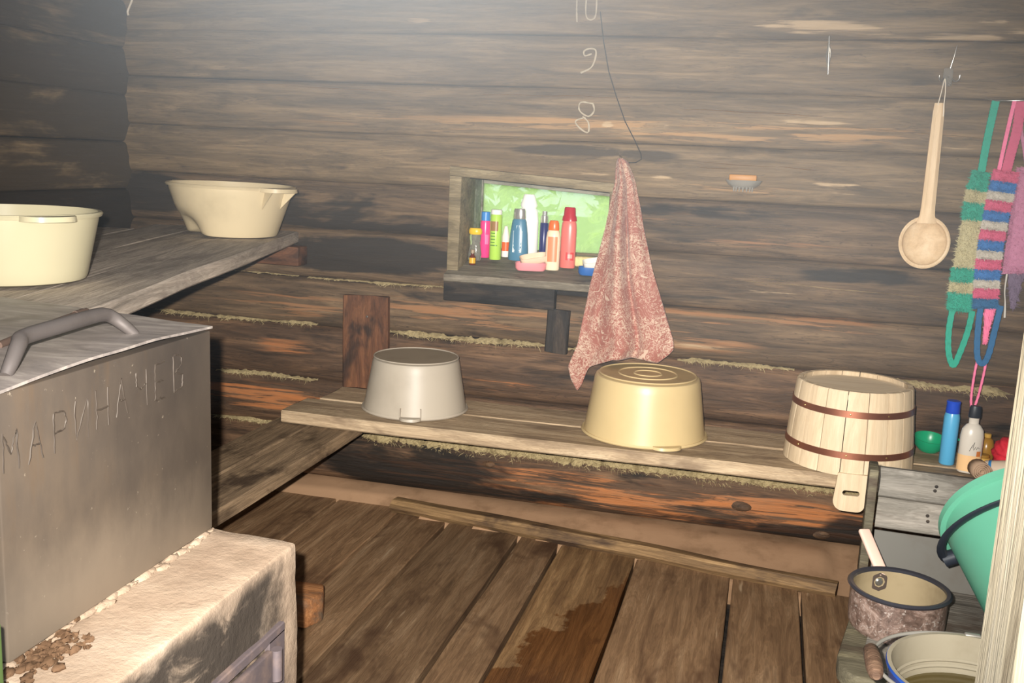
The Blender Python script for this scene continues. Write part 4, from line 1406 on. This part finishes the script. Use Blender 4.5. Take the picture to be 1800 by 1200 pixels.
dish('pink_soap_dish', 'pink soap dish with its pale lid ajar in front of the bottles', (-.808, 3.422, SILL(3.422) + .004), .28, .056, .032, pl('dishpink', srgb(224, 140, 146)), pl('dishcream', srgb(232, 202, 176)), None)
dish('blue_soap_dish', 'blue soap dish with a white lid beside the towel', (-.590, 3.418, SILL(3.418) + .004), .20, .046, .032, pl('dishblue', srgb(36, 92, 160)), pl('dishwhite', srgb(226, 222, 214)), None)
o = link('bath_sponge', box_me(.075, .035, .036, .008, 3), plain('yellow_sponge', srgb(226, 206, 150), .95, .1, var=.5, var_scale=60, bumps=.8), None, (-.628, 3.502, SILL(3.502) + .024), (0, 0, .1))
tag(o, 'pale yellow bath sponge lying under the pane', 'sponge', SG)

# ------------------------------------------------------------------ things hung on the logs
# wooden ladle spoon
sp = empty('wooden_spoon', (.470, 3.352, 1.100), (0, math.radians(-1.0), 0), label='large pale wooden spoon hanging from a hook by a string', cat='spoon')
prof = []
for k in range(11):
    a = math.pi / 2 * k / 10
    prof.append((.074 * math.sin(a), -.040 * math.cos(a)))
prof += [(.076, .002), (.072, .004)]
for k in range(10, -1, -1):
    a = math.pi / 2 * k / 10
    prof.append((.066 * math.sin(a), .002 - .032 * math.cos(a)))
o = link('bowl', lathe_me(prof, 40), M['spoon'], sp, (0, -.003, 0), (math.radians(90), 0, 0))
o.scale = (1, 1.08, 1)
hv, hf = [], []
secs = [(.060, .030, .016), (.085, .022, .014), (.11, .0205, .013), (.25, .0185, .0125), (.40, .0165, .012), (.425, .014, .011)]
for z, wx, wy in secs:
    for k in range(8):
        a = math.pi / 8 + math.pi / 4 * k
        hv.append((wx * 1.08 * math.cos(a) + .004 * (z - .06) / .36, wy * math.sin(a) - .004, z))
for s in range(len(secs) - 1):
    for k in range(8):
        j = (k + 1) % 8
        hf.append((s * 8 + k, s * 8 + j, s * 8 + 8 + j, s * 8 + 8 + k))
hf.append(tuple(range(8))[::-1]); hf.append(tuple(range(len(hv) - 8, len(hv))))
link('handle', autosmooth(fix_normals(mesh('spoon_handle', hv, hf)), 30), M['spoon'], sp)
link('hanging_string', tube_me(spline([(-.002, -.016, .418), (.004, -.016, .455), (.012, -.008, .497), (.016, -.012, .46), (.015, -.017, .42), (.017, -.014, .385)], 24), .0016, 6), pl('string', srgb(226, 214, 196)), sp)
hk = empty('wall_hook', (.486, 3.385, 1.605), label='clear plastic wall hook holding the wooden spoon', cat='hook')
link('hook_plate', box_me(.028, .006, .055, .003, 2, (0, -.004, .0)), clear, hk)
link('hook_prong', tube_me(spline([(0, -.006, .0), (0, -.016, -.014), (.003, -.030, -.022), (.004, -.036, -.008)], 16), .004, 8), clear, hk)
link('hook_prong', tube_me(spline([(-.012, -.006, -.004), (-.020, -.014, -.014), (-.026, -.020, -.006), (-.027, -.022, .004)], 14), .0022, 8), M['bright'], hk)
link('hook_prong', tube_me(spline([(.012, -.006, -.004), (.022, -.014, -.014), (.030, -.020, -.006), (.031, -.022, .006)], 14), .0022, 8), M['bright'], hk)
link('hook_pin', tube_me([(.004, -.004, .026), (.010, -.010, .060), (.015, -.010, .095)], [.0022, .0016, .001], 8), M['bright'], hk)
o = link('hanging_pin', join_me([(tube_me([(.126, 3.378, 1.722), (.130, 3.378, 1.665), (.1335, 3.380, 1.606)], [.0022, .0028, .0022], 8), None), (tube_me([(.126, 3.382, 1.700), (.123, 3.380, 1.66), (.1300, 3.380, 1.63)], .0018, 6), None), (tube_me([(.127, 3.378, 1.700), (.136, 3.380, 1.67), (.1335, 3.380, 1.63)], .0018, 6), None)]), M['bright'])
tag(o, 'thin bright metal pin hanging on the upper logs left of the spoon', 'pin')
# soap holder
sh = empty('soap_holder', (-.097, 3.388, 1.262), label='scalloped metal soap holder on the logs with a brown soap bar', cat='soap holder')
prof = [(0, -.026), (.030, -.024), (.050, -.012), (.058, .0), (.060, .003), (.057, .003), (.048, -.009), (.028, -.020), (0, -.022)]
o = link('tray', lathe_me(prof, 40, fn=lambda v, a: (v[0], min(v[1], .004), v[2])), M['steel'], sh, (0, -.006, 0)); o.scale = (1, .62, 1)
for k in range(7):
    a = math.radians(-150 + 20 * k)
    link('spike', tube_me([(.034 * math.cos(a), -.006 + .024 * math.sin(a), -.018), (.034 * math.cos(a), -.006 + .024 * math.sin(a), -.034)], [.0035, .0022], 6), M['steel'], sh)
o = link('soap_bar', box_me(.088, .030, .020, .004, 2), pl('brownsoap', srgb(176, 122, 58), .5), None, (-.100, 3.368, 1.273))
tag(o, 'brown bar of laundry soap lying in the metal holder', 'soap')


# knitted washcloths
def fluffy(name, p, q, w0, w1, th, mat, parent, seed, fibres=260, flen=.010):
    """soft slab from p to q (x, z in parent space)"""
    r = np.random.default_rng(seed)
    p, q = np.array(p), np.array(q)
    ax = q - p; L = np.linalg.norm(ax); ax = ax / L; nrm = np.array([-ax[1], ax[0]])
    nu, nv = 10, max(4, int(L / .008))
    V = []
    for s in (-1, 1):
        for j in range(nv + 1):
            v = j / nv
            w = w0 + (w1 - w0) * v
            for i in range(nu + 1):
                t = -1 + 2 * i / nu
                c = p + ax * L * v + nrm * t * w / 2
                ev = min(1, math.sin(math.pi * min(max(v, .0), 1)) * 3 + .35)
                bul = th * math.sqrt(max(0, 1 - t * t)) * ev
                V.append((c[0] + r.normal() * .0012, -s * bul + r.normal() * .0008, c[1] + r.normal() * .0012))
    F = []
    n1 = (nu + 1) * (nv + 1)
    for j in range(nv):
        for i in range(nu):
            a = j * (nu + 1) + i
            F.append((a, a + 1, a + nu + 2, a + nu + 1)); F.append((n1 + a, n1 + a + nu + 1, n1 + a + nu + 2, n1 + a + 1))
    for j in (0, nv):
        for i in range(nu):
            a = j * (nu + 1) + i
            F.append((a, n1 + a, n1 + a + 1, a + 1))
    for _ in range(fibres):
        v = r.random(); t = r.uniform(-1, 1)
        w = w0 + (w1 - w0) * v
        c = p + ax * L * v + nrm * t * w / 2
        d = np.array([nrm[0] * t * .8 + r.normal() * .5, -.9 + abs(t) * .6 + r.normal() * .3, nrm[1] * t * .8 + r.normal() * .5 - .2])
        d = d / np.linalg.norm(d) * flen * r.uniform(.5, 1.2)
        b0 = np.array([c[0], -th * math.sqrt(max(0, 1 - t * t)) * .8, c[1]])
        s = np.array([.0011, 0, .0006]) if abs(d[0]) < abs(d[2]) else np.array([0.0004, 0, .0011])
        k = len(V)
        V += [tuple(b0 - s), tuple(b0 + s), tuple(b0 + d)]
        F.append((k, k + 1, k + 2))
    me = mesh('fluff', V, F)
    return link(name, me, mat, parent)


def strap(name, pts, w, th, mat, parent, ribs=True):
    P = spline([(x, y, z) for x, y, z in pts], 40)
    n = len(P)
    V, F = [], []
    for i, p in enumerate(P):
        t = (P[min(i + 1, n - 1)] - P[max(i - 1, 0)]).normalized()
        s = Vector((-t.z, 0, t.x)).normalized()
        if s.length < .1: s = Vector((1, 0, 0))
        k = 1 + (.14 if (ribs and i % 2) else 0)
        d = Vector((0, -th / 2 * k, 0))
        for a, b in ((-1, 1), (1, 1), (1, -1), (-1, -1)):
            V.append(p + s * (w / 2 * k) * a + d * b)
        if i:
            for j in range(4):
                F.append((4 * i - 4 + j, 4 * i - 4 + (j + 1) % 4, 4 * i + (j + 1) % 4, 4 * i + j))
    F.append((0, 1, 2, 3)); F.append((4 * n - 4, 4 * n - 3, 4 * n - 2, 4 * n - 1))
    return link(name, fix_normals(mesh('strap', V, F)), mat, parent)


yarn = {k: plain('yarn_' + k, srgb(*c), .95, .1, var=.3, var_scale=70, bumps=.5) for k, c in dict(green=(54, 160, 136), cream=(190, 180, 142), blue=(66, 118, 178), white=(196, 188, 176), pink=(206, 98, 128), hotpink=(246, 130, 168), slate=(56, 104, 146), palepink=(196, 132, 160)).items()}
nail_pegs = []
w1 = empty('knitted_washcloth', (.615, 3.345, 1.532), label='green and cream knitted washcloth with a green loop hanging nearest the spoon', cat='washcloth', group='washcloths on the log wall')
O1 = (.615, 1.532)
def c1(x, z): return (x - O1[0], z - O1[1])
strap('hanging_strap', [(.008, 0, .004), (.002, 0, -.06), (-.004, 0, -.14), (-.008, 0, -.225)], .020, .006, yarn['green'], w1)
for k, (x0, z0, x1, z1, wa, wb, cn) in enumerate([(.608, 1.325, .600, 1.268, .046, .052, 'green'), (.602, 1.268, .598, 1.232, .054, .056, 'cream'), (.598, 1.232, .597, 1.178, .054, .054, 'green'), (.598, 1.178, .592, 1.03, .052, .060, 'cream'), (.592, 1.03, .594, .985, .066, .068, 'green'), (.594, .985, .594, .952, .070, .072, 'cream'), (.594, .952, .592, .895, .070, .066, 'green')]):
    fluffy('green_band' if cn == 'green' else 'cream_band', c1(x0, z0), c1(x1, z1), wa, wb, .012, yarn[cn], w1, 100 + k, int(500 + 7000 * (z0 - z1)), .013)
strap('hand_loop', [(-.040, 0, -.63), (-.043, 0, -.70), (-.036, 0, -.77), (-.018, 0, -.812), (-.004, 0, -.775), (.012, 0, -.70), (.018, 0, -.635)], .016, .006, yarn['green'], w1)
w2 = empty('knitted_washcloth', (.672, 3.318, 1.533), label='pink, blue and white striped knitted washcloth with a pink cord loop', cat='washcloth', group='washcloths on the log wall')
O2 = (.672, 1.533)
def c2(x, z): return (x - O2[0], z - O2[1])
strap('hanging_strap', [(-.003, 0, .002), (-.010, 0, -.07), (-.016, 0, -.14), (-.022, 0, -.215)], .010, .005, yarn['hotpink'], w2)
strap('hanging_strap', [(.016, .008, .002), (.016, .008, -.08), (.006, .008, -.16), (.0, .008, -.215)], .026, .005, yarn['pink'], w2)
seq = ['pink', 'blue', 'white', 'pink', 'blue', 'white', 'pink', 'blue', 'white', 'pink', 'blue', 'white', 'pink', 'slate']
zz = 1.330
for k, cn in enumerate(seq):
    h = .026 if cn == 'white' else .0315
    t0 = (1.330 - zz) / .42; t1 = (1.330 - zz + h) / .42
    fluffy(cn.replace('slate', 'blue') + '_band', c2(.672 - .008 * t0 - .012 * math.sin(t0 * 3), zz), c2(.672 - .008 * t1 - .012 * math.sin(t1 * 3), zz - h), .070, .070, .012, yarn[cn], w2, 130 + k, 520, .009)
    zz -= h
strap('hand_loop', [(-.022, 0, -.61), (-.022, 0, -.68), (-.014, 0, -.77), (.004, 0, -.795), (.018, 0, -.765), (.026, 0, -.69), (.034, 0, -.61)], .016, .006, yarn['slate'], w2)
fluffy('pink_lining', c2(.677, .925), c2(.675, .80), .034, .010, .006, yarn['hotpink'], w2, 190, 120, .006)
link('cord_loop', tube_me(spline([(-.010, .004, -.775), (-.014, .004, -.84), (-.014, .004, -.91), (-.006, .004, -.945), (.004, .004, -.91), (.012, .004, -.84), (.016, .004, -.775)], 40), [.0036 + .0010 * (i % 2) for i in range(200)][:len(spline([(0, 0, 0)] * 7, 40))], 8), yarn['hotpink'], w2)
w3 = empty('mesh_washcloth', (.735, 3.350, 1.333), label='fluffy pale pink mesh washcloth at the right edge', cat='washcloth', group='washcloths on the log wall')
fluffy('mesh_body', (0, .01), (.022, -.31), .052, .105, .022, yarn['palepink'], w3, 205, 2600, .012)
strap('hanging_strap', [(-.045, .0, .203), (-.03, .0, .12), (-.012, .0, .05), (0, .0, .0)], .008, .004, yarn['palepink'], w3)
fluffy('loose_threads', (.010, -.30), (.012, -.42), .05, .012, .004, plain('grey_threads', srgb(120, 104, 124), .95, .1), w3, 206, 140, .016)
o = link('peg_nail', tube_me([(.600, 3.375, 1.545), (.618, 3.345, 1.537), (.665, 3.318, 1.536), (.700, 3.318, 1.538)], .003, 8), M['bright'])
tag(o, 'bent wire peg that carries the knitted washcloths', 'peg')
o = link('white_brush', tube_me(spline([(.716, 3.338, 1.02), (.716, 3.338, .97), (.722, 3.338, .93), (.726, 3.338, .885)], 14), [.006, .0058, .0052, .0048, .0045, .0042, .004, .004, .005, .006, .0068, .007, .0072, .006, .004][:len(spline([(0, 0, 0)] * 4, 14))], 10, flat=.5), pl('brushwhite', srgb(226, 220, 210)))
tag(o, 'thin white plastic brush handle hanging below the pink mesh washcloth', 'brush')
# pale bent twig high in the far corner
o = link('bent_wire', tube_me(spline([(-2.345, 3.36, 1.83), (-2.36, 3.36, 1.80), (-2.372, 3.36, 1.775), (-2.370, 3.36, 1.760)], 14), .004, 6), pl('string', srgb(226, 214, 196)))
tag(o, 'pale bent wire end high in the left corner', 'wire')

# ------------------------------------------------------------------ things at the right end of the bench
BZ0 = .4335
GB = 'washing things at the right end of the bench'
bottle('blue_shampoo', 'slim light blue bottle with a royal blue cap beside the wooden tub', (.590, 3.215, BZ0),
       [(0, 0), (.020, 0), (.023, .004), (.023, .150), (.020, .162), (0, .163)], pl('skyblue', srgb(86, 166, 208)), [(0, .162), (.020, .162), (.021, .165), (.0195, .190), (.021, .197), (.019, .200), (0, .200)], pl('royal', srgb(24, 70, 186)), group=GB)
wb = bottle('white_shampoo', 'whitish bottle with a black cap and peach liquid beside the slim blue bottle', (.640, 3.150, BZ0),
            [(0, 0), (.030, 0), (.033, .005), (.033, .112), (.030, .132), (.020, .146), (.014, .150), (.014, .166), (.016, .168), (0, .169)], pl('offwhite', srgb(206, 198, 186)), [(0, .168), (.0165, .168), (.0175, .172), (.0165, .196), (.0145, .204), (0, .205)], M['black'], 1, .7, 0, GB,
            extras=[('liquid_band', wrap_label(.033, .006, .055, -math.pi, 0, 1, .7), pl('peachliq', srgb(232, 190, 138)), None, None), ('orange_mark', wrap_label(.033, .054, .070, -1.15, -.7, 1, .7, .001), pl('orangemark', srgb(190, 110, 50)), None, None)])
link('script_lettering', tube_me([(x - .001, -.0245 - .0005, z) for x, z in [(-.006, .070), (.000, .086), (.006, .098), (.003, .082), (.005, .074), (.010, .084), (.012, .076), (.016, .084), (.020, .080)]], .0008, 5), M['black'], wb)
gd = empty('green_scoop', (.553, 3.335, BZ0), (0, 0, .2), label='green plastic scoop lying behind the slim blue bottle', cat='scoop', group=GB)
prof = [(0, 0), (.030, .002), (.046, .020), (.050, .045), (.0475, .045), (.043, .021), (.028, .005), (0, .004)]
o = link('scoop_bowl', lathe_me(prof, 32), plain('green_plastic', srgb(22, 148, 104), .3), gd, (0, 0, .006), (math.radians(10), 0, 0))
link('scoop_handle', box_me(.05, .016, .008, .002, 2, (.068, 0, .047)), M['green_plastic'] if 'green_plastic' in M else bpy.data.materials['green_plastic'], gd)
bottle('amber_bottle', 'short amber plastic bottle behind the red net sponge', (.712, 3.285, BZ0), [(0, 0), (.022, 0), (.025, .004), (.024, .05), (.018, .072), (.010, .080), (0, .081)], pl('amber2', srgb(176, 130, 52), .25, trans=.3), cyl(.011, .079, .092), pl('amber3', srgb(190, 150, 70)), group=GB)
bottle('yellow_jar', 'small yellow-brown jar lying low in front of the amber bottle', (.690, 3.205, BZ0), [(0, 0), (.020, 0), (.023, .003), (.022, .030), (.018, .036), (0, .036)], pl('amber3', srgb(190, 150, 70)), cyl(.018, .035, .045), pl('amber2', srgb(176, 130, 52), .25, trans=.3), group=GB)
# red net sponge
r = np.random.default_rng(9)
bm = bmesh.new()
bmesh.ops.create_icosphere(bm, subdivisions=4, radius=.052)
for v in bm.verts:
    n_ = v.co.normalized()
    v.co = n_ * (.052 + .0045 * math.sin(12 * math.atan2(n_.z, n_.x) + 5 * n_.y) + .003 * float(vnoise(n_.x * 9, n_.y * 9, n_.z * 9)))
me = bpy.data.meshes.new('net'); bm.to_mesh(me); bm.free()
o = link('net_sponge', autosmooth(me, 80), plain('red_net', srgb(214, 44, 60), .6, .3, var=.3, var_scale=50, bumps=.6), None, (.770, 3.215, BZ0 + .054))
tag(o, 'round red net sponge by the right wall', 'sponge', GB)
# toppled white tube with a blue ring, and a rolled cloth
bt = bottle('toppled_jar', 'toppled whitish jar with blue bands beside the red sponge', (.715, 3.125, BZ0 + .0255), [(0, -.035), (.020, -.035), (.025, -.030), (.025, .030), (.020, .035), (0, .035)], pl('jarwhite', srgb(206, 186, 164)), [(0, .034), (.021, .034), (.021, .044), (0, .045)], pl('jarblue', srgb(40, 120, 180)), group=GB, cat='jar',
            extras=[('blue_ring', lathe_me([(.0252, -.02), (.0258, -.02), (.0258, -.012), (.0252, -.012)], 28, closed=True), pl('jarblue', srgb(40, 120, 180)), None, None)])
bt.rotation_euler = (0, math.radians(78), math.radians(-20))
pts = [(.026 * (1 - i / 70) * math.cos(i * .42), 0, .026 * (1 - i / 70) * math.sin(i * .42)) for i in range(62)]
vs, fs = [], []
for i, p in enumerate(pts):
    vs += [(p[0], -.02, p[2]), (p[0], .03, p[2])]
    if i: fs.append((2 * i - 2, 2 * i, 2 * i + 1, 2 * i - 1))
o = link('rolled_cloth', mesh('roll', vs, fs, True), plain('beige_cloth', srgb(176, 148, 124), .9, .1, var=.4, var_scale=40), None, (.658, 3.075, BZ0 + .028), (0, 0, .15))
md = o.modifiers.new('thick', 'SOLIDIFY'); md.thickness = .003
tag(o, 'small beige rolled cloth at the bench edge beside the toppled jar', 'cloth', GB)

# ------------------------------------------------------------------ low washing bench with backboards
wbench = empty('washing_seat', (.50, 2.05, 0), (0, 0, math.radians(-4)), label='low washing bench with grey backboards carrying the pot and buckets', cat='bench')
SZ = .40


def wl(x, y, z):
    v = Vector((x - .50, y - 2.05, z)); v.rotate(Matrix.Rotation(math.radians(4), 3, 'Z')); return v


# seat with rounded front corner
poly = [(-.245, .23), (-.268, .0), (-.292, -.20)]
for k in range(1, 7):
    a = math.pi + math.pi / 2 * k / 6
    poly.append((-.292 + .06 + .06 * math.cos(a), -.22 + .06 * math.sin(a)))
poly += [(.27, -.29), (.27, .23)]
link('seat_board', prism_me(poly, SZ - .035, SZ, .006), M['seat'], wbench)
inner = [(-.205, .20), (-.225, .0), (-.245, -.18)]
for k in range(1, 7):
    a = math.pi + math.pi / 2 * k / 6
    inner.append((-.245 + .045 + .045 * math.cos(a), -.20 + .045 * math.sin(a)))
inner += [(.25, -.25), (.25, .20)]
link('seat_panel', prism_me(inner, SZ + .0002, SZ + .004, .0015), M['greyboard'], wbench)
for x in (-.22, .22):
    for y in (-.22, .19):
        link('leg', box_me(.045, .045, SZ - .036, .004, 2, (x, y, (SZ - .036) / 2)), M['darkboard'], wbench)
# backboards: two planks and a sheet metal panel between side posts
plank('back_plank', (-.228, .232, .622), (.27, .232, .622), .066, .022, M['greyboard'], wbench, up=(0, -1, .06), seed=81, nx=14, rough=.0015, ch=.003)
plank('back_plank', (-.228, .240, .548), (.27, .240, .548), .070, .022, M['greyboard'], wbench, up=(0, -1, .06), seed=82, nx=14, rough=.0015, ch=.003)
M['sheet'] = plain('grey_sheet_metal', srgb(92, 90, 85), .7, .25, metal=.0, var=.45, var_scale=9, bumps=.1, var_col=srgb(74, 60, 48))
quad_ = link('metal_panel', box_me(.495, .006, .125, .001, 1), M['sheet'], wbench, (.02, .217, .449), (math.radians(-12), 0, 0))
for x in (-.243, .28):
    link('side_post', box_me(.020, .075, .262, .003, 2, (x, .245, .524)), M['seat'], wbench)
for x, z in ((-.11, .628), (-.112, .618), (-.12, .556), (-.118, .543)):
    link('knot_hole', lathe_me([(0, 0), (.004, 0), (.003, .0006), (0, .0008)], 10), M['darkboard'], wbench, (x, .2315 if z > .6 else .2395, z), (math.radians(90), 0, 0))

# saucepan
pot = empty('enamel_pot', (.312, 2.010, SZ + .0045), (0, 0, math.radians(8)), label='brown marbled enamel pot with a dark rim on the low washing bench', cat='pot')
PR, PH = .092, .090
link('pot_body', lathe_me([(0, 0), (PR - .016, 0), (PR - .006, .004), (PR - .001, .014), (PR, .03), (PR, PH), (PR - .003, PH), (PR - .003, .03), (PR - .006, .012), (PR - .018, .004), (PR - .03, .003)], 48), M['enamel'], pot)
link('pot_lining', lathe_me([(PR - .0035, PH - .002), (PR - .0035, .03), (PR - .0065, .013), (PR - .018, .0045), (0, .0045)], 48), plain('cream_enamel', srgb(138, 124, 98), .25, .5, var=.45, var_scale=9, var_col=srgb(92, 72, 50)), pot)
link('pot_rim', lathe_me([(PR - .004, PH - .004), (PR - .004, PH + .002), (PR + .003, PH + .004), (PR + .007, PH), (PR + .003, PH - .005)], 48, closed=True), plain('dark_rim', srgb(44, 44, 50), .3), pot)
o = link('worn_ring', lathe_me([(.012, 0), (.020, 0), (.020, .0012), (.012, .0012)], 8, closed=True), plain('worn_black', srgb(66, 56, 50), .6), pot)
a = math.radians(100)
o.matrix_local = basis((0, 0, 0), (math.sin(a), -math.cos(a), 0), (-math.cos(a), -math.sin(a), 0)); o.location = ((PR - .0038) * math.cos(a), (PR - .0038) * math.sin(a), .062)
o = link('rivet', lathe_me([(0, .0035), (.006, .003), (.009, 0), (0, 0)], 16), M['bright'], pot); o.matrix_local = basis((0, 0, 0), (math.sin(a), -math.cos(a), 0), (-math.cos(a), -math.sin(a), 0)); o.location = ((PR - .004) * math.cos(a), (PR - .004) * math.sin(a), .062)
hd = link('pot_handle', box_me(.026, .120, .012, .005, 3), pl('pinkplastic', srgb(214, 180, 164), .4), pot, (-.020, PR + .046, PH + .016), (math.radians(32), 0, math.radians(14)))
link('handle_slot', box_me(.010, .004, .0115, .001, 1, (0, .052, 0)), M['blackwire'], hd)

# mint bucket leaning back against the boards
mb = empty('mint_bucket', (.600, 1.93, .43), label='mint green plastic bucket with a black bail tipped against the backboards', cat='bucket')
BR, BB, BH = .152, .108, .285
M['mint'] = plain('mint_plastic', srgb(90, 156, 130), .45, .5, var=.06, var_scale=12)
prof = [(0, 0), (BB - .004, 0), (BB, .006)] + [(BB + (BR - BB) * t, .006 + (BH - .006) * t) for t in (.25, .5, .75, .93)] + [(BR - .003, BH - .018), (BR + .007, BH - .016), (BR + .008, BH - .002), (BR + .004, BH), (BR - .003, BH)] + [(BB + (BR - BB) * t - .003, .008 + (BH - .006) * t) for t in (.93, .5, .1)] + [(0, .004)]
mbody = link('bucket_body', lathe_me(prof, 56), M['mint'], mb)
ears = []
for s in (-1, 1):
    ears.append(link('bail_ear', lathe_me([(0, -.012), (.016, -.012), (.016, .012), (0, .012)], 16), M['black'], mb, (s * (BR + .004), 0, BH - .040), (0, math.radians(90), 0)))
arc = []
for k in range(25):
    a = math.pi * k / 24
    x = -(BR + .014) * math.cos(a); h_ = .150 * math.sin(a)
    arc.append((x, -h_ * 1.03, BH - .040 - h_ * .22))
link('bail', tube_me(arc, .009, 10, flat=.45), M['black'], mb)
MB_BASE, MB_TOP = Vector((.580, 1.86, .497)), Vector((.540, 2.105, .640))
ax = (MB_TOP - MB_BASE).normalized()
xx = Vector((1, 0, 0)); xx = (xx - ax * xx.dot(ax)).normalized()
yy = ax.cross(xx)
mx = Matrix((xx, yy, ax)).transposed().to_4x4() @ Matrix.Rotation(math.radians(-32), 4, 'Z'); mx.translation = MB_BASE
mb.matrix_world = mx

# blue pail with water in the foreground, on a low stool
stool = empty('low_stool', (.365, 1.575, 0), label='low wooden stool under the blue pail', cat='stool')
link('stool_top', box_me(.30, .24, .03, .005, 2, (0, 0, .295)), M['darkboard'], stool)
for sx_ in (-.12, .12):
    for sy_ in (-.09, .09):
        link('leg', box_me(.035, .035, .279, .003, 2, (sx_, sy_, .1395)), M['darkboard'], stool)
pail = empty('blue_pail', (.378, 1.575, .3105), label='blue enamel pail with a white inside holding yellowish water', cat='bucket')
QR, QB, QH = .136, .105, .235
link('pail_body', lathe_me([(0, 0), (QB, 0), (QB + .002, .004), (QR, QH - .01), (QR + .004, QH - .004), (QR + .003, QH), (QR - .002, QH), (QR - .003, QH - .01)], 56), plain('blue_enamel', srgb(40, 74, 150), .3), pail)
link('pail_lining', lathe_me([(QR + .0025, QH + .0006), (QR - .004, QH + .0004), (QR - .006, QH - .012), (QB - .001, .006), (0, .005)], 56), plain('white_enamel', srgb(146, 138, 120), .25, var=.35, var_scale=10, var_col=srgb(112, 100, 78)), pail)
for zz_ in (.195, .185):
    link('lining_ridge', lathe_me([(QB - .002 + (QR - QB) * zz_ / QH - .003, zz_), (QB - .002 + (QR - QB) * zz_ / QH - .0055, zz_ - .003), (QB - .002 + (QR - QB) * zz_ / QH - .003, zz_ - .006)], 56), bpy.data.materials['white_enamel'], pail)
wat = link('pail_water', lathe_me([(0, .172), (QB + (QR - QB) * .172 / QH - .007, .172), (QB + (QR - QB) * .172 / QH - .009, .169), (0, .169)], 48), plain('yellowish_water', srgb(88, 76, 44), .08, .5), None, (.378, 1.575, .3105))
tag(wat, 'murky yellowish water standing in the blue pail', 'water')
for s in (-1, 1):
    link('bail_lug', box_me(.026, .012, .030, .003, 2), M['steel'], pail, (.012, s * (QR + .004), QH - .012))
arc = []
for k in range(29):
    a = math.pi * k / 28
    arc.append((.012 - .172 * math.sin(a), (QR + .010) * math.cos(a), QH - .005 + .004 * math.sin(a)))
link('bail', tube_me(arc, .0032, 8), M['steel'], pail)
link('bail_grip', lathe_me([(0, -.048), (.007, -.048), (.012, -.040), (.0135, -.01), (.0135, .02), (.011, .042), (.006, .048), (0, .048)], 18), wood('grip_wood', srgb(70, 52, 42), srgb(104, 80, 64), srgb(132, 106, 86)), pail, (.012 - .172, -.012, QH - .001), (math.radians(90), 0, 0))

# green painted board edge at the left border of the doorway
o = link('green_board', box_me(.07, .025, .762, .004, 2), plain('pale_green_paint', srgb(74, 92, 50), .6, .3, var=.3, var_scale=12), None, (-.832, .86, .382), (0, 0, 0))
tag(o, 'pale green painted board standing beside the stove at the left edge', 'board')

# ------------------------------------------------------------------ steam hanging under the ceiling
def haze():
    m = bpy.data.materials.new('steam')
    m.use_nodes = True
    nt = m.node_tree
    nt.nodes.remove(nt.nodes['Principled BSDF'])
    vs = N(nt, 'ShaderNodeVolumeScatter')
    vs.inputs['Color'].default_value = (.77, .88, 1.0, 1)
    vs.inputs['Anisotropy'].default_value = 0.0
    ge = N(nt, 'ShaderNodeNewGeometry')
    ce = N(nt, 'ShaderNodeVectorMath', operation='SUBTRACT'); L_(nt, ge.outputs['Position'], ce.inputs[0]); ce.inputs[1].default_value = (-.90, 2.0, 1.90)
    di = N(nt, 'ShaderNodeVectorMath', operation='DIVIDE'); L_(nt, ce.outputs[0], di.inputs[0]); di.inputs[1].default_value = (.42, .80, .26)
    dt = N(nt, 'ShaderNodeVectorMath', operation='DOT_PRODUCT'); L_(nt, di.outputs[0], dt.inputs[0]); L_(nt, di.outputs[0], dt.inputs[1])
    ce2 = N(nt, 'ShaderNodeVectorMath', operation='SUBTRACT'); L_(nt, ge.outputs['Position'], ce2.inputs[0]); ce2.inputs[1].default_value = (.22, 1.9, 1.62)
    di2 = N(nt, 'ShaderNodeVectorMath', operation='DIVIDE'); L_(nt, ce2.outputs[0], di2.inputs[0]); di2.inputs[1].default_value = (.38, .8, .36)
    dt2 = N(nt, 'ShaderNodeVectorMath', operation='DOT_PRODUCT'); L_(nt, di2.outputs[0], dt2.inputs[0]); L_(nt, di2.outputs[0], dt2.inputs[1])
    g2 = math_(nt, 'MULTIPLY', math_(nt, 'EXPONENT', math_(nt, 'MULTIPLY', dt2.outputs['Value'], -.5)), .080)
    d = math_(nt, 'ADD', math_(nt, 'MULTIPLY', math_(nt, 'EXPONENT', math_(nt, 'MULTIPLY', dt.outputs['Value'], -.5)), .56), .008)
    d = math_(nt, 'ADD', d, g2)
    L_(nt, d, vs.inputs['Density'])
    L_(nt, vs.outputs[0], nt.nodes['Material Output'].inputs['Volume'])
    o = link('steam_haze', box_me(3.26, 2.46, 1.14, 0, 1, (-.79, 2.215, 1.555)), m)
    tag(o, 'thin bluish steam drifting under the ceiling', 'steam', kind='stuff')
    return o


haze()
